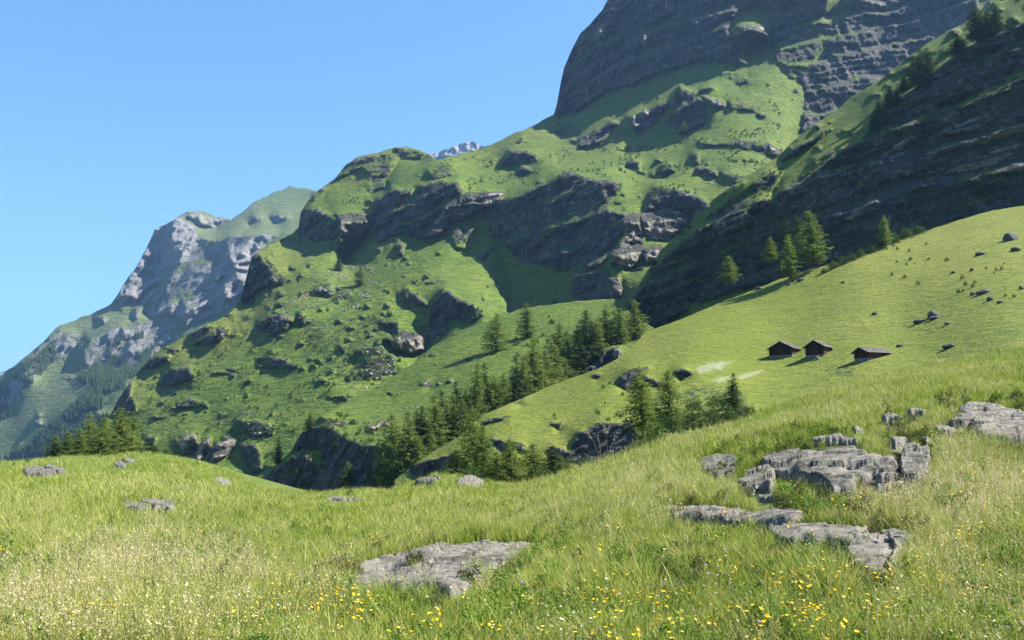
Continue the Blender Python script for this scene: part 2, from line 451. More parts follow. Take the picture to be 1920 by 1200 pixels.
D_POLY = [
 ('T', [(250, 725), (330, 655), (450, 600), (600, 610), (620, 740), (560, 870), (300, 870), (240, 800)]), ('T', [(1400, 85), (1450, 78), (1470, 125), (1500, 160), (1510, 240), (1440, 230), (1400, 150)]), ('T', [(1375, 60), (1390, 25), (1420, 10), (1440, 35), (1440, 62)]),
 ('K', [(925, 440), (1000, 480), (1100, 490), (1165, 500), (1172, 570), (1110, 590), (1060, 582), (1000, 592), (950, 602), (962, 565), (945, 510), (935, 470)]),
 ('K', [(530, 444), (563, 430), (640, 435), (637, 448), (600, 457), (575, 450)]), ('K', [(640, 487), (690, 430), (745, 445), (730, 465), (700, 487), (660, 490)]),
 ('K', [(1043, 213), (1085, 200), (1200, 148), (1330, 106), (1405, 116), (1350, 124), (1243, 162), (1170, 207), (1140, 230), (1090, 252), (1046, 248), (1090, 225), (1140, 190), (1080, 207)]),
 ('K', [(1045, 302), (1092, 262), (1127, 270), (1085, 287)]), ('K', [(1172, 282), (1220, 240), (1262, 246), (1282, 262), (1225, 275)]),
 ('K', [(803, 600), (845, 605), (838, 625), (800, 662), (775, 690), (790, 650)]),
 ('L', [(1043, 214), (1050, 150), (1066, 100), (1090, 55), (1120, 10), (1140, -100), (1500, -190), (1440, 15), (1420, 8), (1385, 25), (1365, 57), (1385, 90), (1400, 122), (1330, 112), (1270, 125), (1200, 152), (1130, 175), (1085, 205)]),
 ('R', [(1115, 75), (1140, 20), (1152, -10), (1168, 5), (1160, 25), (1142, 55), (1130, 82)]),
 ('R', [(1248, -5), (1270, -5), (1266, 25), (1250, 15)]), ('R', [(1202, 60), (1215, 50), (1211, 88), (1204, 100)]),
 ('G', [(1203, 55), (1262, 24), (1255, 42), (1212, 58)]),
 ('L', [(1437, -100), (1560, -100), (1550, 20), (1493, 53), (1473, 73), (1447, 68), (1440, 33)]),
 ('M', [(1480, 67), (1527, 30), (1597, 20), (1587, 67), (1533, 100), (1527, 133), (1507, 147), (1480, 147), (1473, 127), (1453, 117), (1457, 83)]),
 ('R', [(1385, 48), (1430, 52), (1447, 72), (1420, 62), (1390, 58)]),
 ('R', [(1600, -60), (1660, -60), (1655, 15), (1620, 22), (1600, 10)]),
 ('L', [(1597, 30), (1650, 20), (1665, -60), (1830, -60), (1835, 60), (1727, 110), (1690, 150), (1650, 190), (1600, 240), (1557, 260), (1500, 260), (1507, 200), (1510, 170), (1500, 150), (1547, 100), (1587, 55)]),
 ('L', [(563, 397), (590, 390), (620, 403), (640, 413), (637, 440), (623, 450), (590, 450), (563, 435)]),
 ('R', [(630, 400), (690, 400), (695, 425), (670, 440), (640, 440)]),
 ('L', [(697, 393), (733, 350), (770, 357), (763, 400), (747, 440), (713, 453), (687, 440)]),
 ('L', [(770, 373), (787, 350), (827, 337), (863, 343), (870, 367), (840, 390), (830, 407), (800, 447), (767, 445), (760, 413)]),
 ('R', [(840, 383), (873, 360), (947, 360), (940, 377), (897, 397), (863, 417), (833, 430), (813, 443), (797, 440)]),
 ('M', [(667, 297), (707, 290), (743, 293), (743, 310), (720, 333), (723, 353), (693, 363), (687, 333), (680, 313), (637, 337), (630, 333), (653, 313)]),
 ('M', [(583, 370), (617, 350), (610, 365), (588, 375)]),
 ('M', [(740, 278), (800, 285), (790, 298), (750, 300)]),
 ('L', [(940, 307), (953, 283), (1000, 287), (1007, 300), (970, 310)]), ('L', [(967, 327), (980, 312), (997, 323), (980, 330)]),
 ('M', [(800, 320), (850, 310), (860, 325), (810, 335)]),
 ('L', [(905, 397), (953, 373), (1013, 350), (1060, 322), (1095, 330), (1140, 337), (1167, 350), (1147, 367), (1140, 387), (1167, 400), (1167, 440), (1147, 467), (1120, 500), (1060, 505), (980, 490), (940, 455), (920, 430)]),
 ('L', [(1075, 510), (1137, 507), (1165, 530), (1155, 565), (1100, 580), (1070, 555)]),
 ('R', [(1143, 477), (1173, 453), (1207, 450), (1207, 473), (1190, 497), (1177, 503), (1147, 490)]),
 ('R', [(1203, 400), (1253, 393), (1290, 397), (1293, 423), (1247, 453), (1207, 443)]),
 ('R', [(1167, 400), (1200, 400), (1203, 450), (1173, 453)]), ('R', [(1207, 463), (1243, 463), (1240, 487), (1210, 493)]),
 ('L', [(1217, 360), (1237, 347), (1293, 363), (1327, 377), (1333, 393), (1290, 396), (1243, 388), (1205, 398)]),
 ('R', [(1150, 530), (1165, 515), (1170, 545), (1160, 560)]),
 ('L', [(1260, 193), (1273, 163), (1310, 180), (1323, 200), (1320, 233), (1293, 247), (1267, 250), (1253, 227)]),
 ('L', [(1180, 233), (1213, 212), (1250, 190), (1260, 200), (1227, 233), (1200, 253)]),
 ('R', [(1180, 217), (1213, 207), (1217, 220), (1190, 237)]), ('R', [(1313, 180), (1357, 190), (1360, 203), (1337, 197)]),
 ('M', [(1367, 193), (1417, 200), (1420, 210), (1367, 207)]), ('L', [(1420, 210), (1440, 212), (1438, 220), (1424, 218)]),
 ('L', [(1087, 257), (1147, 230), (1160, 233), (1127, 267), (1087, 280)]),
 ('M', [(1303, 267), (1360, 266), (1440, 267), (1463, 283), (1460, 293), (1440, 287), (1393, 277), (1327, 274)]), ('R', [(1440, 270), (1465, 283), (1460, 293), (1443, 285)]),
 ('L', [(1170, 310), (1187, 298), (1200, 303), (1197, 315)]), ('L', [(1230, 322), (1250, 303), (1267, 320), (1247, 328)]),
 ('L', [(1295, 290), (1310, 285), (1308, 312), (1296, 305)]), ('L', [(1305, 318), (1340, 316), (1345, 330), (1310, 328)]), ('M', [(1350, 325), (1400, 330), (1440, 345), (1380, 345)]),
 ('L', [(1340, 165), (1325, 180), (1306, 178), (1322, 165)]), ('M', [(1350, 133), (1380, 136), (1375, 145), (1352, 142)]),
 ('L', [(743, 550), (760, 538), (777, 550), (803, 570), (807, 577), (780, 570), (760, 563)]),
 ('L', [(813, 567), (833, 543), (860, 557), (905, 590), (883, 603), (843, 600), (840, 620), (807, 640), (803, 590)]),
 ('R', [(733, 640), (760, 623), (797, 627), (797, 657), (767, 663), (740, 653)]), ('L', [(707, 603), (747, 607), (750, 630), (727, 620)]),
 ('M', [(667, 657), (713, 650), (740, 673), (740, 697), (713, 710), (653, 713), (647, 707), (687, 690)]),
 ('L', [(480, 670), (507, 667), (560, 683), (547, 693), (510, 692)]), ('L', [(480, 610), (513, 590), (547, 597), (513, 630), (490, 620)]),
 ('M', [(577, 727), (613, 740), (660, 743), (647, 753)]), ('M', [(480, 790), (520, 807), (500, 815)]),
 ('L', [(357, 620), (387, 610), (407, 627), (400, 650), (360, 647)]), ('R', [(407, 617), (433, 620), (413, 643)]),
 ('L', [(260, 697), (283, 670), (317, 663), (313, 677), (287, 690)]), ('L', [(300, 717), (320, 693), (353, 687), (367, 707), (350, 717), (327, 723)]),
 ('L', [(207, 775), (230, 733), (247, 717), (243, 743), (258, 757), (255, 775), (233, 780)]),
 ('M', [(327, 757), (353, 747), (383, 757), (367, 763)]),
 ('R', [(327, 827), (343, 817), (363, 813), (370, 830), (353, 840), (363, 860), (347, 855)]), ('R', [(367, 833), (397, 817), (387, 860), (370, 867)]),
 ('R', [(397, 833), (440, 820), (440, 840), (420, 857), (397, 867)]), ('L', [(447, 833), (483, 833), (490, 880), (477, 888), (453, 857)]),
 ('L', [(350, 845), (365, 835), (370, 865), (355, 865)]), ('L', [(385, 835), (396, 835), (396, 865), (386, 860)]),
 ('M', [(410, 777), (430, 780), (420, 787)]), ('M', [(447, 787), (473, 790), (517, 803), (513, 817), (467, 820)]),
 ('L', [(450, 560), (460, 520), (472, 480), (485, 478), (505, 500), (515, 530), (490, 540), (467, 560)]), ('M', [(500, 480), (520, 500), (540, 530), (515, 540), (505, 500)]),
 ('M', [(843, 443), (870, 415), (890, 427), (877, 447), (873, 473), (857, 470)]), ('L', [(743, 457), (757, 453), (757, 477), (745, 478)]), ('M', [(897, 480), (927, 460), (910, 487)]),
 ('L', [(700, 470), (720, 460), (715, 475)]), ('M', [(590, 540), (615, 530), (625, 545), (600, 550)]), ('M', [(620, 560), (650, 545), (660, 555), (640, 570)]),
 ('L', [(265, 815), (290, 818), (285, 840), (270, 838)]),
]
D_PALE = [[(480, 640), (520, 560), (640, 490), (700, 500), (720, 540), (660, 590), (600, 570), (560, 600), (520, 640)]]
D_BUSH = [[(560, 600), (700, 590), (760, 620), (740, 700), (640, 720), (600, 680)], [(400, 760), (520, 780), (520, 830), (430, 830)], [(780, 350), (850, 340), (860, 380), (800, 420)], [(480, 480), (540, 510), (530, 540), (480, 540)]]
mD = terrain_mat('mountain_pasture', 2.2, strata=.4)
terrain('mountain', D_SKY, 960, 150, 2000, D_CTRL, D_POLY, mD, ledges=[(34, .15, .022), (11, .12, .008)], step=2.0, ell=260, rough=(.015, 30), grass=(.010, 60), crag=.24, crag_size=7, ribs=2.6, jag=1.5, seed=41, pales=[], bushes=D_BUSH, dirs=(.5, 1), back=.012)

# ---- cliff with a pasture shelf on top, right
C_SKY = [(1120, 640), (1150, 600), (1168, 572), (1200, 530), (1240, 468), (1290, 425), (1340, 372), (1400, 330), (1440, 305), (1462, 290), (1490, 262), (1520, 240), (1545, 222), (1570, 205), (1600, 180), (1650, 150), (1700, 110), (1740, 80), (1790, 52), (1835, 28), (1880, -10), (1960, -80), (2300, -300), (2500, -350)]
C_CTRL = [(1160, 600, 400), (1300, 560, 350), (1450, 500, 320), (1700, 420, 290), (1920, 400, 275), (1920, 60, 370), (1835, 28, 440), (1640, 240, 400), (1500, 310, 410), (1570, 205, 460), (1340, 380, 430), (1200, 535, 425), (2200, -50, 380), (2400, 400, 240), (1500, 620, 300), (1240, 470, 430), (1450, 330, 420), (1700, 130, 450), (2000, 600, 230), (1300, 640, 330)]
C_POLY = [
 ('T', [(1245, 470), (1345, 375), (1465, 295), (1560, 215), (1650, 150), (1740, 80), (1835, 30), (1850, 60), (1800, 90), (1725, 150), (1640, 205), (1625, 245), (1560, 290), (1480, 340), (1375, 372), (1298, 430)]),
 ('K', [(1180, 680), (1230, 600), (1300, 558), (1440, 515), (1540, 495), (1660, 440), (1780, 405), (1920, 385), (1920, 420), (1540, 560), (1300, 660)]),
 ('C', [(1120, 700), (1168, 585), (1208, 530), (1250, 480), (1298, 436), (1345, 392), (1375, 378), (1440, 372), (1480, 345), (1520, 322), (1560, 296), (1600, 272), (1628, 250), (1640, 215), (1690, 185), (1725, 160), (1760, 130), (1800, 98), (1850, 72), (1925, 38), (2010, 0), (2600, -300), (2600, 400), (1920, 392), (1780, 415), (1660, 450), (1540, 505), (1440, 530), (1300, 570), (1210, 640)]),
 ('Q', [(1730, 290), (1800, 262), (1925, 225), (1990, 200), (1990, 235), (1925, 252), (1850, 268), (1765, 285)]), ('Q', [(1670, 350), (1740, 325), (1850, 290), (1925, 265), (1990, 240), (1990, 310), (1925, 322), (1850, 326), (1770, 340), (1690, 355)]),
 ('Q', [(1545, 408), (1640, 372), (1665, 382), (1600, 410)]), ('Q', [(1755, 250), (1830, 222), (1920, 198), (1925, 216), (1800, 253)]), ('Q', [(1335, 425), (1400, 398), (1415, 415), (1350, 442)]), ('Q', [(1640, 300), (1700, 262), (1730, 250), (1690, 295)]),
 ('M', [(1380, 350), (1440, 320), (1465, 325), (1440, 372), (1400, 378), (1360, 385)]),
 ('L', [(1460, 308), (1480, 285), (1520, 260), (1560, 240), (1540, 258), (1500, 285)]),
 ('L', [(1655, 145), (1700, 125), (1720, 118), (1735, 95), (1745, 100), (1700, 135)]),
 ('M', [(1520, 300), (1560, 280), (1565, 288), (1530, 315)]),
]
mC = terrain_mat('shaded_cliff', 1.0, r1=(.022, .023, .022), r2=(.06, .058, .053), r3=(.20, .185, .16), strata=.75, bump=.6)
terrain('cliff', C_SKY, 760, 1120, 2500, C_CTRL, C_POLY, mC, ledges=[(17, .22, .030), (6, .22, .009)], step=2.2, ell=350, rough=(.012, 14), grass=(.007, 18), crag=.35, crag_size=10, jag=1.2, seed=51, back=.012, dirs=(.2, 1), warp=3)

# ---- wooded spur between the mountain and the hut pasture
S_SKY = [(440, 960), (486, 902), (500, 885), (530, 861), (548, 842), (562, 815), (575, 800), (590, 788), (614, 772), (640, 758), (690, 733), (713, 720), (745, 700), (773, 683), (813, 648), (840, 634), (863, 624), (900, 607), (947, 590), (980, 578), (1040, 570), (1100, 563), (1165, 560), (1180, 585), (1210, 606), (1300, 660)]
S_CTRL = [(500, 890, 330), (600, 790, 350), (860, 625, 430), (1150, 560, 430), (700, 860, 250), (900, 800, 260), (1150, 680, 300), (1300, 600, 320), (600, 930, 260), (1000, 940, 200), (1300, 900, 180), (700, 720, 400)]
S_POLY = [
 ('L', [(570, 810), (607, 793), (653, 820), (680, 836), (713, 835), (790, 840), (790, 960), (600, 960), (607, 860), (600, 845), (547, 842)]),
 ('L', [(540, 862), (550, 855), (570, 850), (590, 867), (607, 875), (607, 960), (535, 960)]),
 ('L', [(450, 960), (500, 893), (530, 863), (541, 880), (536, 960)]),
 ('L', [(1060, 690), (1117, 687), (1123, 660), (1147, 653), (1165, 665), (1160, 680), (1125, 710), (1060, 720)]),
 ('R', [(1150, 655), (1165, 650), (1168, 665), (1160, 668)]),
 ('M', [(600, 780), (640, 790), (650, 800), (610, 800)]),
 ('R', [(790, 725), (800, 715), (820, 722), (800, 728)]), ('R', [(838, 718), (850, 712), (848, 720)]),
 ('R', [(690, 800), (720, 790), (735, 785), (725, 797), (695, 810)]),
]
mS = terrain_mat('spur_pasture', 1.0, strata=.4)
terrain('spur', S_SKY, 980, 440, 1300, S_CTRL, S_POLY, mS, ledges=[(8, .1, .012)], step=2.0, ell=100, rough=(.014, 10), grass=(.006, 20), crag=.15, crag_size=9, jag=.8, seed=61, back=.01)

# ---- hut pasture
B_SKY = [(740, 900), (776, 872), (800, 855), (830, 836), (857, 820), (903, 780), (940, 763), (980, 747), (1020, 728), (1060, 713), (1120, 692), (1170, 666), (1210, 623), (1250, 608), (1293, 592), (1360, 563), (1410, 545), (1460, 524), (1530, 502), (1596, 488), (1640, 468), (1700, 445), (1760, 425), (1800, 412), (1860, 395), (1920, 385), (2200, 330), (2500, 280)]
B_CTRL = [(1475, 668, 170), (1920, 390, 262), (1210, 625, 245), (1596, 488, 240), (1900, 650, 105), (950, 830, 150), (800, 860, 190), (1000, 740, 215), (1700, 620, 160), (1250, 780, 130), (1100, 860, 120), (1400, 790, 115), (900, 900, 140), (1640, 720, 115), (2200, 600, 110), (2400, 350, 240), (1300, 700, 160), (1920, 800, 70), (1000, 950, 110), (1500, 850, 85)]
B_POLY = [
 ('L', [(1150, 717), (1177, 693), (1217, 688), (1200, 700), (1190, 720), (1177, 735)]),
 ('L', [(1073, 840), (1087, 813), (1127, 793), (1187, 787), (1193, 813), (1175, 850), (1120, 870), (1073, 870)]),
 ('L', [(920, 820), (943, 827), (943, 847), (930, 843)]), ('L', [(960, 832), (993, 839), (980, 852)]), ('M', [(958, 828), (975, 828), (993, 837), (975, 835)]),
 ('L', [(1030, 842), (1047, 839), (1073, 849), (1070, 865), (1033, 862)]), ('L', [(1100, 800), (1147, 775), (1127, 787)]),
 ('L', [(903, 800), (917, 787), (960, 777), (940, 790)]), ('L', [(1267, 697), (1283, 690), (1297, 700), (1277, 713)]), ('L', [(1033, 797), (1053, 790), (1047, 807)]),
 ('L', [(1233, 767), (1273, 763), (1270, 795), (1240, 797)]), ('L', [(1205, 705), (1235, 715), (1230, 725), (1215, 720)]),
 ('L', [(767, 877), (787, 869), (813, 862), (860, 845), (847, 867), (807, 889), (780, 895)]),
 ('L', [(1110, 705), (1130, 700), (1120, 712)]), ('M', [(960, 757), (985, 748), (975, 760)]),
 ('L', [(1340, 775), (1380, 772), (1400, 760), (1395, 790), (1340, 795)]),
]
B_PALE = [[(1305, 690), (1345, 680), (1375, 682), (1350, 692), (1310, 700)], [(1335, 712), (1370, 702), (1372, 708), (1345, 720)], [(1382, 703), (1435, 694), (1420, 704), (1390, 711)]]
B_BUSH = [[(1240, 740), (1330, 720), (1400, 740), (1400, 790), (1300, 800), (1240, 790)], [(1540, 690), (1600, 680), (1600, 705), (1560, 705)]]
mB = terrain_mat('pasture', .55, g1=(.12, .15, .016), g2=(.16, .18, .022), g3=(.195, .195, .04), gd=(.085, .115, .016), darkamt=.45)
terrain('pasture', B_SKY, 990, 740, 2500, B_CTRL, B_POLY, mB, step=2.0, ell=60, rough=(.012, 5), grass=(.012, 20), crag=.0, jag=.6, seed=71, pales=B_PALE, bushes=B_BUSH, back=.01, drop=.6)

# ---- valley floor under everything
mV = terrain_mat('valley_turf', 6)
def flat_sheet():
    n = 60
    xs = np.linspace(-18000, 18000, n); ys = np.linspace(-6000, 26000, n)
    gx, gy = np.meshgrid(xs, ys)
    z = -150 + 12 * fbm(gx / 900, gy / 900, gx * 0, 3, 5)
    V = np.stack([gx, gy, z], -1).reshape(-1, 3)
    o = mesh_np('valley_floor', V, gridfaces(n, n)[:, ::-1], mV, True, {'rock': np.zeros(n * n), 'pale': np.zeros(n * n), 'bush': np.zeros(n * n)})
    o['kind'] = 'structure'
flat_sheet()

# ---- the flowery foreground meadow
A_SKY = [(-700, 890), (0, 866), (40, 864), (90, 858), (130, 854), (200, 855), (250, 848), (290, 850), (350, 858), (400, 874), (450, 892), (490, 911), (540, 919), (600, 922), (660, 916), (720, 920),
         (760, 914), (790, 899), (815, 889), (850, 890), (880, 895), (915, 904), (960, 911), (1000, 906), (1050, 892), (1100, 880), (1160, 862), (1200, 846), (1250, 834), (1300, 822), (1350, 808),
         (1400, 792), (1440, 770), (1490, 748), (1560, 728), (1620, 712), (1680, 697), (1740, 684), (1800, 672), (1860, 661), (1920, 650), (2600, 560)]
A_R = [(-700, 52), (0, 50), (250, 48), (480, 43), (700, 36), (850, 33), (1000, 27), (1200, 23), (1400, 25), (1650, 31), (1920, 34), (2600, 38)]
_ax, _ay = np.array(A_SKY, float).T
_rx, _rr = np.array(A_R, float).T
def rhoA(px, py):
    ysk = np.interp(px, _ax, _ay); rr = np.interp(px, _rx, _rr)
    ysk = blurx(ysk) if getattr(ysk, 'ndim', 0) == 2 else ysk
    t = (py - ysk) / (1300 - ysk)
    inv = (1 / rr) * (1 - t) + (1 / 4.6) * t
    return -np.log(np.maximum(inv, 1 / 60.))
def blurx(a):
    k = 14
    c = np.cumsum(np.pad(a, ((0, 0), (k, k)), mode='edge'), 1)
    c = np.pad(c, ((0, 0), (1, 0)))
    return (c[:, 2 * k + 1:] - c[:, :-2 * k - 1]) / (2 * k + 1)
A_POLY = [('M', [(1310, 865), (1340, 850), (1400, 850), (1380, 905), (1330, 890)]), ('M', [(1380, 870), (1440, 845), (1600, 838), (1700, 850), (1740, 840), (1745, 900), (1600, 935), (1480, 900), (1390, 925)]),
          ('M', [(1690, 800), (1780, 780), (1800, 820), (1700, 830)]), ('M', [(1460, 815), (1600, 800), (1610, 835), (1470, 840)])]
mA = terrain_mat('meadow_turf', .06, g1=(.08, .12, .02), g2=(.12, .15, .03), g3=(.15, .15, .05), gd=(.05, .08, .018), r1=(.05, .035, .025), r2=(.09, .06, .04), r3=(.16, .12, .09), bump=.8, darkamt=.7)
terrain('meadow', A_SKY, 1290, -700, 2600, rhoA, A_POLY, mA, step=3.0, ell=40, rough=(.012, .5), grass=(.010, 2.2), jag=.6, seed=91, back=.03, drop=.12, ramp_amp=.5, iters=4)

# the meadow's far side, sloping gently on behind its crest
def gA(px, py):
    return at('meadow', px, py)

# ------------------------------------------------------------------ tagging
def tag(o, label=None, cat=None, group=None, kind=None):
    if label: o['label'] = label
    if cat: o['category'] = cat
    if group: o['group'] = group
    if kind: o['kind'] = kind
    return o
def empty(name, loc, rz=0):
    o = bpy.data.objects.new(name, None); C.objects.link(o); o.location = loc; o.rotation_euler = (0, 0, rz); o.empty_display_size = .5
    return o

# ------------------------------------------------------------------ conifers
def foliage_mat(name, c1, c2, c3, trans=.25):
    m, t, b = M(name)
    g = t.nodes.new('ShaderNodeNewGeometry'); oi = t.nodes.new('ShaderNodeObjectInfo')
    n = noise_n(t, g.outputs['Position'], .9, 3, .6)
    col = mixc(t, ramp(t, n, [(.35, 0), (.65, 1)]), c1, c2)
    col = mixc(t, ramp(t, attr(t, 'rnd'), [(.3, 0), (1, .8)]), col, c3)
    col = mixc(t, math_n(t, 'MULTIPLY', oi.outputs['Random'], .45), col, (c1[0] * .6, c1[1] * .7, c1[2] * .8))
    t.links.new(col, b.inputs['Base Color'])
    tr = t.nodes.new('ShaderNodeBsdfTranslucent'); t.links.new(col, tr.inputs[0])
    ms = t.nodes.new('ShaderNodeMixShader'); ms.inputs[0].default_value = trans
    t.links.new(b.outputs[0], ms.inputs[1]); t.links.new(tr.outputs[0], ms.inputs[2])
    t.links.new(ms.outputs[0], t.nodes['Material Output'].inputs[0])
    return m
def bark_mat():
    m, t, b = M('bark'); g = t.nodes.new('ShaderNodeNewGeometry')
    n = noise_n(t, mapping(t, g.outputs['Position'], (1, 1, .2)), 6, 5, .7)
    t.links.new(mixc(t, n, (.04, .03, .022), (.13, .10, .075)), b.inputs['Base Color']); return m
BARK = bark_mat()
LARCH = foliage_mat('larch_needles', (.10, .145, .026), (.145, .195, .038), (.195, .24, .055), .45)
SPRUCE = foliage_mat('dark_needles', (.028, .05, .015), (.045, .072, .02), (.075, .105, .028))
BUSH = foliage_mat('bush_leaves', (.045, .08, .016), (.07, .115, .024), (.10, .15, .034))
HEATH = foliage_mat('heath_leaves', (.06, .085, .02), (.09, .10, .03), (.13, .10, .045), .3)

def tube(pts, rad, seg=7):
    V, Fq = [], []
    for i, (p, r) in enumerate(zip(pts, rad)):
        for k in range(seg):
            a = 2 * math.pi * k / seg
            V.append((p[0] + r * math.cos(a), p[1] + r * math.sin(a), p[2]))
        if i:
            for k in range(seg):
                a0 = (i - 1) * seg + k; a1 = (i - 1) * seg + (k + 1) % seg
                Fq.append((a0, a1, a1 + seg, a0 + seg))
    return V, Fq

def clumps(cent, size, rng, per=4, flat=.6, rnd=None):
    """small needle or leaf faces round each centre"""
    n = len(cent)
    c = np.repeat(cent, per, 0) + rng.normal(0, 1, (n * per, 3)) * np.repeat(size, per)[:, None] * .5
    s = np.repeat(size, per) * rng.uniform(.5, 1.1, n * per)
    u = rng.normal(0, 1, (n * per, 3)); u[:, 2] *= flat; u /= np.linalg.norm(u, axis=1)[:, None]
    v = rng.normal(0, 1, (n * per, 3)); v -= (v * u).sum(1)[:, None] * u; v /= np.linalg.norm(v, axis=1)[:, None]
    a = c + u * s[:, None]; b_ = c - u * s[:, None] * .8; d = v * s[:, None] * .38
    V = np.stack([b_ - d * .6, b_ + d * .4, a + d * .5, a - d * .35], 1).reshape(-1, 3)
    Fq = np.arange(len(V)).reshape(-1, 4)
    r = np.repeat(rng.uniform(0, 1, n * per), 4)
    return V, Fq, r

def conifer_proto(seed, kind):
    rng = np.random.default_rng(seed)
    R = {'larch': .17, 'wide': .23, 'dark': .19}[kind]
    nwh = 34
    cs, sz = [], []
    lean = rng.normal(0, .012, 2)
    limbV, limbF = tube([(lean[0] * t * t, lean[1] * t * t, t * .99 - .02) for t in np.linspace(0, 1, 9)], [.016 * (1 - t) + .0015 for t in np.linspace(0, 1, 9)])
    lobes = rng.uniform(.75, 1.2, 7)
    for w_ in range(nwh):
        z = .07 + .92 * (w_ + rng.uniform(-.3, .3)) / nwh
        prof = (1 - z) ** .62 * (1 - math.exp(-z * 11)) * 1.05
        nb = rng.integers(5, 9) if z < .8 else 4
        a0 = rng.uniform(0, 6.28)
        for b in range(nb):
            if rng.random() < .14 + .25 * (math.sin(a0 * 3 + w_ * .7 + seed) > .6): continue
            a = a0 + b * 6.28 / nb + rng.normal(0, .25)
            L = R * prof * rng.uniform(.6, 1.2) * lobes[int(a * 7 / 6.284) % 7] + .008
            nst = max(2, int(L / .022))
            p0 = np.array([lean[0] * z * z, lean[1] * z * z, z])
            for k in range(nst):
                t = (k + .6) / nst
                droop = -.28 * L * t + .18 * L * t * t * (1 if kind != 'dark' else -.4)
                cs.append(p0 + np.array([math.cos(a) * L * t, math.sin(a) * L * t, droop]) + rng.normal(0, .006, 3))
                sz.append(.025 * rng.uniform(.7, 1.35) * (1.05 - .35 * z))
            if b % 2 == 0 and z < .75:
                e = p0 + np.array([math.cos(a) * L * .8, math.sin(a) * L * .8, -.2 * L])
                i0 = len(limbV); q = np.array([-math.sin(a), math.cos(a), 0]) * .0025
                limbV += [tuple(p0 - q), tuple(p0 + q), tuple(p0 + q * .5 + [0, 0, .004]), tuple(e)]
                limbF += [(i0, i0 + 1, i0 + 3, i0 + 3), (i0 + 1, i0 + 2, i0 + 3, i0 + 3)]
    for k in range(10):
        cs.append(np.array([lean[0], lean[1], .93 + k * .007])); sz.append(.010)
    V, Fq, r = clumps(np.array(cs), np.array(sz), rng, 5, .75)
    crown = mesh_np('crown', V, Fq, LARCH if kind != 'dark' else SPRUCE, False, {'rnd': r}, link=False).data
    tf = [f if f[2] != f[3] else f for f in limbF]
    me = bpy.data.meshes.new('trunk'); me.from_pydata(limbV, [], [tuple(dict.fromkeys(f)) for f in tf]); me.materials.append(BARK)
    return crown, me

PROTO = {k: [conifer_proto(100 + 7 * i + j, k) for i in range(n)] for j, (k, n) in enumerate([('larch', 6), ('wide', 4), ('dark', 4)])}
trng = random.Random(4)
def tree(layer, px, base, top, hw, kind, label, group=None, dist=None, name=None):
    if dist is None:
        p = at(layer, px, base)
    else:
        X, T = XT(px, base); p = Vector((float(X) * dist, dist, CAMZ + float(T) * dist))
    h = (base - top) / F * p.y * 1.06
    e = empty(name or {'larch': 'larch_tree', 'wide': 'larch_tree', 'dark': 'pine_tree'}[kind], p - Vector((0, 0, h * .015)), trng.uniform(0, 6.28))
    cr, tk = trng.choice(PROTO[kind])
    R = {'larch': .17, 'wide': .23, 'dark': .19}[kind]
    wx = (hw / F * p.y) / (R * h) * 1.75
    e.scale = (h * wx * trng.uniform(.85, 1.15), h * wx * trng.uniform(.85, 1.15), h); e.rotation_euler = (trng.gauss(0, .025), trng.gauss(0, .025), trng.uniform(0, 6.28))
    tag(e, label, 'tree', group)
    for nm, me in (('crown', cr), ('trunk', tk)):
        c = bpy.data.objects.new(nm, me); C.objects.link(c); c.parent = e
    return e

